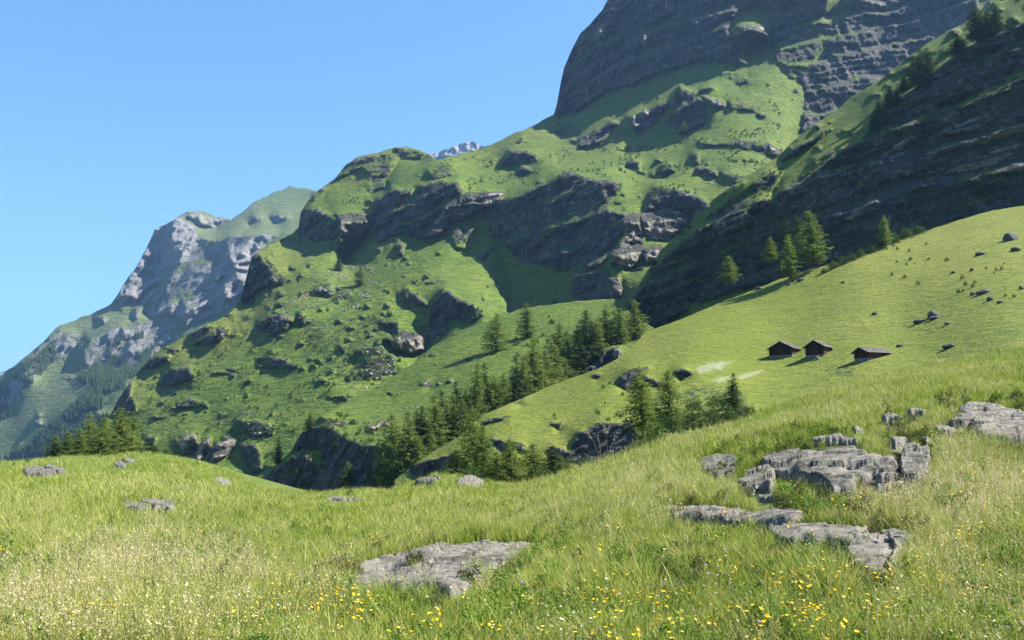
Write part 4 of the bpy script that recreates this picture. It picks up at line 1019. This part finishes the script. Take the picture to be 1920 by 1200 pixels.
def blade_mat(name, cg, cs, patch=True, trans=.35):
    """blade colour: fresh green to straw, by blade, by height and by patches of ground"""
    m, t, b = M(name)
    b.inputs['Roughness'].default_value = .6
    g = t.nodes.new('ShaderNodeNewGeometry'); P = g.outputs['Position']; oi = t.nodes.new('ShaderNodeObjectInfo')
    n1 = noise_n(t, P, .35, 3, .6); n2 = noise_n(t, P, 1.6, 3, .6)
    r = attr(t, 'rnd'); h = attr(t, 'hgt')
    dry = math_n(t, 'ADD', math_n(t, 'MULTIPLY', r, .38), math_n(t, 'MULTIPLY', n1, .75))
    dry = math_n(t, 'ADD', dry, math_n(t, 'MULTIPLY', oi.outputs['Random'], .30))
    dry = math_n(t, 'ADD', dry, math_n(t, 'MULTIPLY', h, .12))
    col = ramp(t, dry, [(.5, cg[0]), (.76, cg[1]), (.94, cs[0]), (1.15 if False else 1.0, cs[1])])
    col = mixc(t, ramp(t, n2, [(.40, .22), (.52, 0)]), col, (cg[0][0] * .8, cg[0][1] * .85, cg[0][2] * .8))
    t.links.new(col, b.inputs['Base Color'])
    tr = t.nodes.new('ShaderNodeBsdfTranslucent'); t.links.new(col, tr.inputs[0])
    ms = t.nodes.new('ShaderNodeMixShader'); ms.inputs[0].default_value = trans
    t.links.new(b.outputs[0], ms.inputs[1]); t.links.new(tr.outputs[0], ms.inputs[2]); t.links.new(ms.outputs[0], t.nodes['Material Output'].inputs[0])
    return m
GR = blade_mat('grass_blades', ((.13, .20, .018), (.23, .285, .036)), ((.35, .355, .085), (.45, .42, .16)))
SEED = blade_mat('seed_heads', ((.24, .27, .06), (.34, .32, .10)), ((.48, .42, .20), (.56, .46, .30)))

def tuft(seed, n, h, wd, spread, lean=.35, mat=None, heads=0):
    rng = np.random.default_rng(seed)
    V, Fq, rr, hh = [], [], [], []
    for i in range(n):
        a = rng.uniform(0, 6.28); r0 = spread * math.sqrt(rng.random()); bx, by = r0 * math.cos(a), r0 * math.sin(a)
        L = h * rng.uniform(.45, 1.15); le = lean * rng.uniform(.2, 1.2) * L; la = rng.uniform(0, 6.28)
        fa = rng.uniform(0, 3.14); wx, wy = math.cos(fa) * wd * .5, math.sin(fa) * wd * .5
        rv = rng.random(); i0 = len(V)
        for k, t in enumerate((0, .4, .75, 1.0)):
            ww = (1, .85, .55, .08)[k]
            if heads: ww = (.35, .3, .25, .2)[k]
            cx = bx + math.cos(la) * le * t ** 2; cy = by + math.sin(la) * le * t ** 2; cz = L * (t - .18 * (le / L) * t * t) - .01
            V += [(cx - wx * ww, cy - wy * ww, cz), (cx + wx * ww, cy + wy * ww, cz)]; rr += [rv, rv]; hh += [t, t]
        for k in range(3): Fq.append((i0 + 2 * k, i0 + 2 * k + 1, i0 + 2 * k + 3, i0 + 2 * k + 2))
        if heads:
            for s in range(heads):
                t = 1 - .05 * s; z = cz - L * .045 * s; ox, oy = rng.normal(0, wd * 1.2, 2); j = len(V)
                u = np.array([rng.normal(0, 1), rng.normal(0, 1), 1.6]) * wd * .8; q = np.array([-u[1], u[0], 0]) * .5
                c0 = np.array([cx + ox, cy + oy, z])
                V += [tuple(c0 - u * .5), tuple(c0 + q), tuple(c0 + u), tuple(c0 - q)]; rr += [min(1, rv + .3)] * 4; hh += [1] * 4
                Fq.append((j, j + 1, j + 2, j + 3))
    return mesh_np('tuft', V, Fq, mat or GR, False, {'rnd': rr, 'hgt': hh}, link=False)

def flower_proto(seed, n, h, s, col, centre=None, nm='flower'):
    rng = np.random.default_rng(seed); V, Fq, mi = [], [], []
    for i in range(n):
        a = rng.uniform(0, 6.28); r0 = .16 * math.sqrt(rng.random()); x, y = r0 * math.cos(a), r0 * math.sin(a); z = h * rng.uniform(.75, 1.15)
        i0 = len(V); V += [(x - .0015, y, 0), (x + .0015, y, 0), (x + .0015, y, z), (x - .0015, y, z)]; Fq.append((i0, i0 + 1, i0 + 2, i0 + 3)); mi.append(0)
        tl = rng.normal(0, .35, 2)
        for p in range(5):
            b = p * 1.257 + rng.uniform(0, .4); i0 = len(V)
            d = np.array([math.cos(b), math.sin(b), .35 + tl[0] * math.cos(b) + tl[1] * math.sin(b)]) * s; e = np.array([-math.sin(b), math.cos(b), 0]) * s * .5
            c0 = np.array([x, y, z])
            V += [tuple(c0), tuple(c0 + d * .6 - e), tuple(c0 + d), tuple(c0 + d * .6 + e)]; Fq.append((i0, i0 + 1, i0 + 2, i0 + 3)); mi.append(1)
    m, t, b = M(nm + '_petal'); b.inputs['Base Color'].default_value = (*col, 1); b.inputs['Roughness'].default_value = .5
    oi = t.nodes.new('ShaderNodeObjectInfo'); t.links.new(mixc(t, oi.outputs['Random'], col, (col[0] * .9, col[1] * .75, col[2])), b.inputs['Base Color'])
    return mesh_np(nm, V, Fq, [STALK, m], False, link=False, matidx=mi)
STALK, _t, _b = M('flower_stalk'); _b.inputs['Base Color'].default_value = (.07, .11, .025, 1)

rg = np.random.default_rng(77)
def meadow_pts(n, fn, x0=-450, x1=2450, y0=560, y1=1290):
    """random spots on the meadow; fn(px, py, Y) gives the chance that one is kept"""
    n = int(n * 1.6)
    px = rg.uniform(x0, x1, n); py = rg.uniform(y0, y1, n)
    ysk = np.interp(px, _ax, _ay); ok = py > ysk + .5
    px, py = px[ok], py[ok]
    G = LAYERS['meadow']; Y = np.exp(bil(G['rho'], G['x0'], G['y0'], G['step'], px, py))
    keep = rg.random(len(px)) < fn(px, py, Y)
    px, py, Y = px[keep], py[keep], Y[keep]
    bad = np.zeros(len(px), bool)
    for p in SLABS:
        c = p.mean(0); bad |= inpoly(c + (p - c) * .98, px, py) & (fbm(px / 14, py / 8, px * 0, 3, 77) < .50)
    px, py, Y = px[~bad], py[~bad], Y[~bad]
    X, T = XT(px, py)
    return px, py, np.stack([X * Y, Y, CAMZ + T * Y], -1)
def pn(px, py, sx, sy, seed): return fbm(px / sx, py / sy, px * 0 + seed, 3, seed)
def put(name, protos, n, fn, s0, s1, label, cat, tilt=.12, grow=None, **k):
    px, py, P = meadow_pts(n, fn, **k)
    rot = np.stack([rg.normal(0, tilt, len(px)), rg.normal(0, tilt, len(px)), rg.uniform(0, 6.28, len(px))], -1)
    sc = rg.uniform(s0, s1, len(px))
    if grow is not None: sc = sc * grow(px, py, P[:, 1])
    print(name, len(px))
    return scatter(name, protos, P, rot, sc, label, cat)

rockzone = [(1300, 870), (1360, 835), (1480, 810), (1620, 790), (1760, 745), (1940, 745), (1940, 845), (1760, 850), (1750, 930), (1600, 990), (1470, 985), (1380, 930)]
def near(px, py): return inpoly(rockzone, px, py)
def dens(px, py, Y): return np.where(near(px, py), .45, 1.0) * np.clip(Y / 14, .35, 1.0)
def height(px, py, Y):
    h = 1 + .35 * pn(px, py, 120, 60, 5)
    h = np.where(near(px, py), h * .7, h)
    h = h * np.where(Y > 26, .75, 1)
    return h
put('grass', [tuft(500 + i, 15, .20, .0055, .07, .5) for i in range(5)], 150000, lambda a, b, Y: dens(a, b, Y) * (Y < 15), .7, 1.3, 'thick green grass of the near meadow', 'grass', grow=height)
put('meadow_grass', [tuft(510 + i, 14, .21, .011, .16, .5) for i in range(5)], 210000, lambda a, b, Y: dens(a, b, Y) * (Y >= 15), .7, 1.25, 'yellowish green grass over the farther meadow up to its crest', 'grass', grow=height)
put('tussocks', [tuft(570 + i, 34, .34, .006, .09, .6) for i in range(3)], 9000, lambda a, b, Y: np.clip(.12 + .9 * pn(a, b, 70, 34, 19), 0, 1) * np.clip(14 / Y, .3, 1) * .6, .7, 1.2, 'taller tussocks of dark green grass standing out of the meadow', 'grass', grow=height)
put('seeding_grass', [tuft(520 + i, 7, .33, .005, .12, .35, SEED, 5) for i in range(4)], 60000,
    lambda a, b, Y: np.clip(.16 + .9 * pn(a, b, 200, 90, 8) + .65 * ((a > 950) & (b < 980)) + .3 * (a < 640) * (b > 930) - .25 * (b > 1060) * (a > 500), .03, .9) * np.where(near(a, b), .2, 1) * .45, .7, 1.25, 'straw coloured seed heads of tall meadow grass', 'grass', grow=height)
HERB = foliage_mat('herb_leaves', (.09, .16, .018), (.14, .22, .026), (.19, .28, .04), .35)
def herb(seed, mat): 
    return bush_proto(seed, mat, 90, .10, 1, 'herb')
put('meadow_herbs', [herb(530 + i, HERB) for i in range(3)], 14000, lambda a, b, Y: np.clip(.1 + 1.2 * pn(a, b, 110, 60, 9) + .2 * (b > 1030) * (a > 450), 0, 1) * np.clip(9 / Y, .1, 1), .12, .26, 'low leafy green herbs growing between the grass', 'herbs')
def nearrock(a, b):
    r = np.zeros(a.shape, bool)
    for p in SLABS:
        c = p.mean(0); r |= inpoly(c + (p - c) * 1.35 + np.array([0, -6]), a, b)
    return r
put('heath', [herb(540 + i, HEATH) for i in range(3)], 60000, lambda a, b, Y: .6 * np.where(nearrock(a, b), .14, 0) * (pn(a, b, 40, 24, 12) > -.15) + .07 * near(a, b) * (pn(a, b, 50, 26, 13) > .12) + .05 * (pn(a, b, 60, 26, 14) > .42) * (b > 960),   .10, .26, 'dark brownish heath tufts round the rocks', 'heath')
YEL = [flower_proto(550 + i, 3, .23, .0105, (.85, .55, .01), nm='yellow_flower') for i in range(3)]
put('yellow_flowers', YEL, 26000, lambda a, b, Y: np.clip((pn(a, b, 60, 34, 15) - .12) * 1.6, 0, 1) * ((b > 1010) | (a > 1000) | (b > 960) * (a > 850)) * np.clip(9 / Y, .15, 1) * .38 * (1 - .7 * (a < 420)) + .006 + .35 * inpoly([(860, 960), (980, 965), (970, 985), (870, 980)], a, b) + .4 * inpoly([(1270, 985), (1460, 992), (1450, 1020), (1280, 1005)], a, b), .7, 1.2, 'yellow flowers in loose drifts through the grass', 'flowers')
put('white_flowers', [flower_proto(560 + i, 3, .26, .007, (.75, .72, .66), nm='white_flower') for i in range(2)], 12000, lambda a, b, Y: np.clip(pn(a, b, 90, 50, 16) * .8, 0, 1) * ((b > 940) | (a > 1050)) * np.clip(10 / Y, .2, 1) * .22, .7, 1.2, 'small whitish flower heads scattered in the grass', 'flowers')
put('purple_flowers', [flower_proto(565, 2, .2, .012, (.35, .28, .6), nm='purple_flower')], 1500, lambda a, b, Y: .10 * (b > 1080), .7, 1.1, 'few small violet blue flowers in the nearest grass', 'flowers')

# four tall stalks against the dark rock wall
def stalk(px, base, top, lean, label, i):
    p = gA(px, base); h = (base - top) / F * p.y
    V, Fq = tube([(lean * h * t * t, 0, h * t) for t in np.linspace(0, 1, 8)], [.004 - .002 * t for t in np.linspace(0, 1, 8)], 5)
    o = mesh_np('stem', V, Fq, SEED, True, {'rnd': np.full(len(V), .5), 'hgt': np.full(len(V), .8)})
    e = empty('grass_stalk', p, 0); o.parent = e
    rng = np.random.default_rng(900 + i)
    c = np.array([(lean * h * t * t, 0, h * t) for t in np.linspace(.78, 1.03, 26)])
    V, Fq, r = clumps(c, np.full(26, .011), rng, 5, 1.5)
    q = mesh_np('seed_head', V, Fq, SEED, False, {'rnd': r, 'hgt': r * 0 + 1}); q.parent = e
    tag(e, label, 'grass stalk', 'tall grass stalks on the meadow crest')
stalk(1124, 874, 808, -.35, 'leftmost tall stalk leaning left against the black rock wall', 0)
stalk(1128, 874, 818, -.12, 'short upright stalk right of the leftmost one', 1)
stalk(1141, 870, 798, -.12, 'tallest stalk standing above the meadow crest', 2)
stalk(1150, 868, 818, .06, 'rightmost of the four tall stalks', 3)

# ------------------------------------------------------------------ bushes and scree on the far slopes (stuff)
def slope_scatter(name, layer, polys, n, protos, s0, s1, label, cat, thr=-.1, sx=26, sy=14, seed=3, fringe=False):
    P, n0 = [], 0
    a = rg.uniform(0, 1, (n * (60 if fringe else 8), 2)); allp = np.concatenate([np.array(p, float) for p in polys])
    x = allp[:, 0].min() + a[:, 0] * np.ptp(allp[:, 0]); y = allp[:, 1].min() + a[:, 1] * np.ptp(allp[:, 1])
    ok = np.zeros(len(x), bool)
    for p in polys: ok |= inpoly(p, x, y)
    ok &= fbm(x / sx, y / sy, x * 0, 3, seed) > thr
    if fringe:
        rr = bil(LAYERS[layer]['rock'], LAYERS[layer]['x0'], LAYERS[layer]['y0'], LAYERS[layer]['step'], x, y); ok &= (rr > .15) & (rr < .75)
    ok &= y > np.interp(x, *np.array(LAYERS[layer]['sky'], float).T) + 6
    x, y = x[ok][:n], y[ok][:n]
    G = LAYERS[layer]; Y = np.exp(bil(G['rho'], G['x0'], G['y0'], G['step'], x, y)); X, T = XT(x, y)
    P = np.stack([X * Y, Y, CAMZ + T * Y], -1)
    rot = rg.uniform(0, 6.28, (len(x), 3)) * np.array([.04, .04, 1])
    return scatter(name, protos, P, rot, rg.uniform(s0, s1, len(x)), label, cat)
lowb = [bush_proto(210 + i, BUSH, 70, .13) for i in range(3)]
for b in lowb: b.scale = (1, 1, .55)
slope_scatter('dwarf_shrubs', 'mountain', [[(230, 680), (340, 640), (460, 570), (560, 600), (700, 590), (800, 660), (640, 760), (560, 840), (330, 860), (240, 790)]], 380, lowb, 1.0, 3.0, 'dark dwarf shrubs dotted over the lower mountain slope', 'shrubs', .12)
slope_scatter('mountain_shrubs', 'mountain', [[(620, 300), (800, 290), (1000, 300), (1180, 240), (1450, 180), (1500, 280), (1330, 400), (1100, 330), (900, 400), (640, 400)]], 500, lowb, 1.2, 3.2, 'dark low shrubs round the crags of the upper pasture', 'shrubs', .2)
slope_scatter('pasture_shrubs', 'pasture', [[(1640, 470), (1900, 400), (1930, 560), (1700, 560)], [(900, 830), (1100, 760), (1140, 700), (1240, 740), (1100, 830), (960, 870)]], 170, lowb, .4, 1.1, 'small dark bushes in the upper pasture and along its rock steps', 'shrubs', .1)
slope_scatter('spur_shrubs', 'spur', [[(590, 800), (640, 770), (720, 830), (640, 830)], [(960, 600), (1180, 580), (1120, 660), (960, 700)], [(620, 905), (720, 905), (720, 880)]], 260, lowb, .8, 2.2, 'low shrubs on the wooded spur', 'shrubs', .0)
ALLD = [[(210, 860), (230, 700), (450, 560), (560, 400), (680, 285), (1040, 215), (1080, 60), (1500, 0), (1620, 0), (1500, 300), (1250, 560), (1000, 600), (620, 860)]]
slope_scatter('brow_shrubs', 'mountain', ALLD, 1500, lowb, .9, 2.6, 'dark shrubs fringing the rock bands of the mountain', 'shrubs', -.15, 26, 14, 21, True)
slope_scatter('cliff_shrubs', 'cliff', [[(1200, 620), (1200, 520), (1345, 370), (1460, 290), (1640, 200), (1840, 60), (1930, 30), (1930, 400), (1540, 500)]], 900, lowb, .5, 1.7, 'dark shrubs on the ledges of the shaded cliff', 'shrubs', -.15, 26, 14, 22, True)
slope_scatter('ravine_shrubs', 'spur', [[(440, 920), (540, 840), (600, 780), (760, 830), (760, 920)]], 160, lowb, .5, 1.6, 'shrubs round the black ravine wall', 'shrubs', -.3, 26, 14, 23, True)
def stone_proto(seed):
    rng = np.random.default_rng(seed); n = 7
    d = rng.normal(0, 1, (26, 3)); d /= np.linalg.norm(d, axis=1)[:, None]
    import bmesh
    bm = bmesh.new(); [bm.verts.new(v * np.array([1, .8, .55]) * rng.uniform(.8, 1.1)) for v in d]
    bmesh.ops.convex_hull(bm, input=bm.verts)
    me = bpy.data.meshes.new('stone'); bm.to_mesh(me); bm.free(); me.materials.append(SCREE)
    return bpy.data.objects.new('stone', me)
SCREE = rock_mat('scree_rock', ((.17, .16, .14), (.27, .25, .21), (.36, .32, .27)), 6.0)
stones = [stone_proto(600 + i) for i in range(4)]
slope_scatter('scree', 'mountain', [[(470, 655), (520, 590), (590, 520), (640, 490), (700, 500), (715, 540), (680, 575), (650, 590), (600, 570), (560, 600)]], 420, stones, .5, 1.9, 'pale blocks of scree strewn on the mountain slope', 'scree', .05, 22, 9, 8)
slope_scatter('crag_stones', 'mountain', [[(610, 690), (740, 640), (745, 700), (680, 750), (580, 750)], [(640, 300), (820, 280), (860, 300), (640, 370)], [(1300, 270), (1480, 260), (1420, 360), (1330, 350)]], 260, stones, .6, 2.0, 'grey stones below the small crags of the mountain', 'stones', .0, 22, 9, 9)
slope_scatter('brow_stones', 'mountain', ALLD, 450, stones, .5, 1.8, 'pale broken stones at the edges of the mountain rock bands', 'stones', -.1, 22, 9, 24, True)
slope_scatter('spur_stones', 'spur', [[(985, 610), (1080, 575), (1180, 590), (1130, 625), (1000, 650)], [(740, 770), (790, 755), (790, 775)]], 90, stones, .3, .8, 'pale stones strewn at the top of the wooded spur', 'stones', -.1, 22, 9, 10)

# far forest below the distant mountain
def tiny_conifer(seed):
    rng = np.random.default_rng(seed); V, Fq = [], []
    for k in range(5):
        z0, z1, r = k * .19, k * .19 + .30, .17 * (1 - k * .18); i0 = len(V); n = 7
        V += [(r * rng.uniform(.6, 1.2) * math.cos(a), r * rng.uniform(.6, 1.2) * math.sin(a), z0 + rng.uniform(-.03, .03)) for a in np.linspace(0, 6.28, n, endpoint=False)] + [(0, 0, z1)]
        Fq += [(i0 + j, i0 + (j + 1) % n, i0 + n) for j in range(n)]
    return mesh_np('far_tree', V, Fq, SPRUCE, False, {'rnd': np.zeros(len(V))}, link=False)
fc = [tiny_conifer(700 + i) for i in range(4)]
slope_scatter('far_forest', 'distant_mountain', [[(0, 870), (70, 820), (130, 780), (150, 748), (200, 712), (240, 690), (290, 650), (270, 700), (240, 760), (210, 800), (100, 862)], [(150, 700), (190, 690), (230, 700), (200, 730), (150, 720)]], 2600, fc, 14, 24, 'dense dark conifer forest at the foot of the distant mountain', 'forest', -.25, 40, 20, 11)
slope_scatter('far_forest_band', 'distant_mountain', [[(0, 790), (0, 740), (40, 695), (100, 640), (110, 670), (60, 720), (30, 775)], [(200, 690), (215, 640), (270, 625), (260, 680)]], 900, fc, 12, 20, 'narrow band of conifers climbing the distant left ridge', 'forest', -.05, 30, 14, 12)

# ------------------------------------------------------------------ log huts
def plain(name, c1, c2, sc, rot=(0, 0, 0), st=(1, 1, 1), bump=.4):
    m, t, b = M(name); tc = t.nodes.new('ShaderNodeTexCoord')
    n = noise_n(t, mapping(t, tc.outputs['Object'], st, rot), sc, 5, .7)
    t.links.new(mixc(t, ramp(t, n, [(.35, 0), (.65, 1)]), c1, c2), b.inputs['Base Color'])
    bp = t.nodes.new('ShaderNodeBump'); bp.inputs['Strength'].default_value = bump; bp.inputs['Distance'].default_value = .03; t.links.new(n, bp.inputs['Height']); t.links.new(bp.outputs[0], b.inputs['Normal'])
    return m
LOG = plain('weathered_logs', (.045, .024, .015), (.15, .07, .04), 3, (0, 0, 0), (1, 1, 6))
ROOFM = plain('grey_shingles', (.07, .062, .055), (.17, .155, .14), 5)
DOORM = plain('dark_door', (.02, .014, .01), (.05, .035, .025), 4)
STONEM = plain('foundation_stone', (.07, .067, .06), (.22, .21, .19), 5)
DARKLOG = plain('shaded_logs', (.012, .009, .007), (.035, .024, .017), 3, (0, 0, 0), (1, 1, 6))  # log colour darkened to stand for the shade on the gable walls
def boxes(name, bs, mat, parent, jit=0):
    """bs: list of (x0,x1,y0,y1,z0,z1[,shear]) joined into one mesh"""
    V, Fq = [], []
    for b in bs:
        x0, x1, y0, y1, z0, z1 = b[:6]; i = len(V)
        V += [(x0, y0, z0), (x1, y0, z0), (x1, y1, z0), (x0, y1, z0), (x0, y0, z1), (x1, y0, z1), (x1, y1, z1), (x0, y1, z1)]
        Fq += [(i, i + 3, i + 2, i + 1), (i + 4, i + 5, i + 6, i + 7), (i, i + 1, i + 5, i + 4), (i + 1, i + 2, i + 6, i + 5), (i + 2, i + 3, i + 7, i + 6), (i + 3, i, i + 4, i + 7)]
    o = mesh_np(name, V, Fq, mat, False); o.parent = parent
    md = o.modifiers.new('edge', 'BEVEL'); md.width = .025; md.segments = 2
    return o
def hut(px, base, yaw, W, L, Hw, Hr, label, seed, dist=None, shed=False):
    """W gable width along x, L length along y (gable at y=0 faces -y), Hw eaves height, Hr ridge height"""
    p = at('pasture', px, base) if dist is None else None
    e = empty('log_hut', p, yaw); rng = random.Random(seed)
    tag(e, label, 'hut', 'log huts on the pasture')
    hs = .55
    boxes('foundation', [(-W / 2, W / 2, 0, L, -1.4, hs - .003)] + [(-W / 2 - rng.uniform(.02, .1), -W / 2 + .2, y, y + .5, -1.2, hs - rng.uniform(.02, .2)) for y in np.arange(0, L - .5, .6)]
          + [(x, x + .45, -rng.uniform(.02, .12), .2, -1.2, hs - rng.uniform(.02, .2)) for x in np.arange(-W / 2, W / 2 - .4, .5)] + [(W / 2 - .2, W / 2 + rng.uniform(.02, .12), y, y + .5, -1.2, hs - rng.uniform(.02, .2)) for y in np.arange(0, L - .5, .6)], STONEM, e)
    # log courses, corners notched and projecting
    n = int((Hw - hs) / .19); dz = (Hw - hs) / n; fr, bk, lf, rt = [], [], [], []
    for k in range(n):
        z = hs + k * dz; j = rng.uniform(-.012, .012)
        fr.append((-W / 2 - .16, W / 2 + .16, j, .16 + j, z + .006, z + dz - .006)); bk.append((-W / 2 - .16, W / 2 + .16, L - .16 + j, L + j, z + .006, z + dz - .006))
        z2 = z + dz * .5
        lf.append((-W / 2 + j, -W / 2 + .16 + j, -.14, L + .14, z2 + .006, z2 + dz - .006)); rt.append((W / 2 - .16 + j, W / 2 + j, -.14, L + .14, z2 + .006, z2 + dz - .006))
    m = int((Hr - Hw) / .19) + 1
    for k in range(m):
        z = Hw + k * (Hr - Hw) / m; w_ = W / 2 * (1 - (k + .55) / m)
        if w_ > .1:
            fr.append((-w_, w_, 0, .16, z + .006, z + (Hr - Hw) / m - .006)); bk.append((-w_, w_, L - .16, L, z + .006, z + (Hr - Hw) / m - .006))
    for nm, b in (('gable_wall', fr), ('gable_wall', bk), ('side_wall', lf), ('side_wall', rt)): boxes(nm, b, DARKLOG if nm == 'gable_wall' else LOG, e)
    d = boxes('door', [(-.38, .38, -.05, -.012, hs + .05, hs + 1.45)], DOORM, e)
    fm = boxes('door_frame', [(-.48, -.385, -.07, -.01, hs + .02, hs + 1.5), (.385, .48, -.07, -.01, hs + .02, hs + 1.5), (-.48, .48, -.07, -.01, hs + 1.505, hs + 1.6)], LOG, e)
    # two roof slopes of overlapping boards, over purlins
    ov, oe = .45, .5
    sl_ = (Hr - Hw) / (W / 2)
    for s in (-1, 1):
        V, Fq = [], []
        run = W / 2 + oe; nb = 5; nx = int((L + 2 * ov) / .28)
        for r in range(nb):
            for c in range(nx):
                u0 = run * r / nb - (.05 if r else 0); u1 = run * (r + 1) / nb + .05
                y0 = -ov + (L + 2 * ov) * c / nx + .006; y1 = -ov + (L + 2 * ov) * (c + 1) / nx - .006
                zt = Hr + .16 + (r == 0) * 0.0 + rng.uniform(-.012, .012) - r * .012; th = .05
                i = len(V)
                for (u, zz) in ((u0, 0), (u1, 0)):
                    for y in (y0, y1):
                        z = zt - u * sl_ + (.03 if u == u1 else 0)
                        V += [(s * u, y, z), (s * u, y, z - th)]
                a = [i + q for q in range(8)]
                Fq += [(a[0], a[4], a[6], a[2]), (a[1], a[3], a[7], a[5]), (a[0], a[2], a[3], a[1]), (a[4], a[5], a[7], a[6]), (a[0], a[1], a[5], a[4]), (a[2], a[6], a[7], a[3])]
        o = mesh_np('roof_slope', V, Fq, ROOFM, False); o.parent = e
    boxes('ridge_beam', [(-.09, .09, -ov - .06, L + ov + .06, Hr + .02, Hr + .24)], ROOFM, e)
    boxes('purlin', [(-W / 2 - .2, -W / 2 - .06, -ov + .03, L + ov - .03, Hw - .13, Hw + .02)], LOG, e); boxes('purlin', [(W / 2 + .06, W / 2 + .2, -ov + .03, L + ov - .03, Hw - .13, Hw + .02)], LOG, e)
    # roof stones
    for s in (-1, 1):
        for y in np.arange(.3, L, 1.5):
            q = W * .3; boxes('roof_stone', [(s * q - .12, s * q + .12, y, y + .25, Hr + .13 - q * sl_, Hr + .28 - q * sl_)], STONEM, e)
    return e
hut(1464, 671, math.radians(-38), 4.3, 5.4, 1.9, 3.0, 'left wooden hut with dark gable and long lit roof slope', 1)
hut(1528, 671, math.radians(-42), 3.2, 3.6, 2.1, 3.0, 'middle wooden hut with reddish side wall on pale stones', 2)
hut(1615, 678, math.radians(-66), 2.6, 4.6, 1.5, 2.1, 'right wooden hut with long low grey roof half behind the grass', 3)
boulder('pasture', 1533, 674, 12, 8, 'whitish boulder at the front corner of the middle hut', 460, None, ROCK)

# ------------------------------------------------------------------ haze
hz = bpy.data.materials.new('air'); hz.use_nodes = True
t = hz.node_tree; t.nodes.clear(); o_ = t.nodes.new('ShaderNodeOutputMaterial'); pv = t.nodes.new('ShaderNodeVolumePrincipled')
pv.inputs['Density'].default_value = HAZE; pv.inputs['Color'].default_value = (.30, .56, 1.0, 1); pv.inputs['Anisotropy'].default_value = .2
t.links.new(pv.outputs[0], o_.inputs['Volume'])
x0, x1, y0, y1, z0, z1 = -19000, 19000, -7000, 27000, -190, 2900
V = [(x, y, z) for z in (z0, z1) for y in (y0, y1) for x in (x0, x1)]
o = mesh_np('haze', V, [(0, 2, 3, 1), (4, 5, 7, 6), (0, 1, 5, 4), (2, 6, 7, 3), (0, 4, 6, 2), (1, 3, 7, 5)], hz, False)
tag(o, 'thin bluish air haze over the whole valley', 'haze', None, 'stuff')
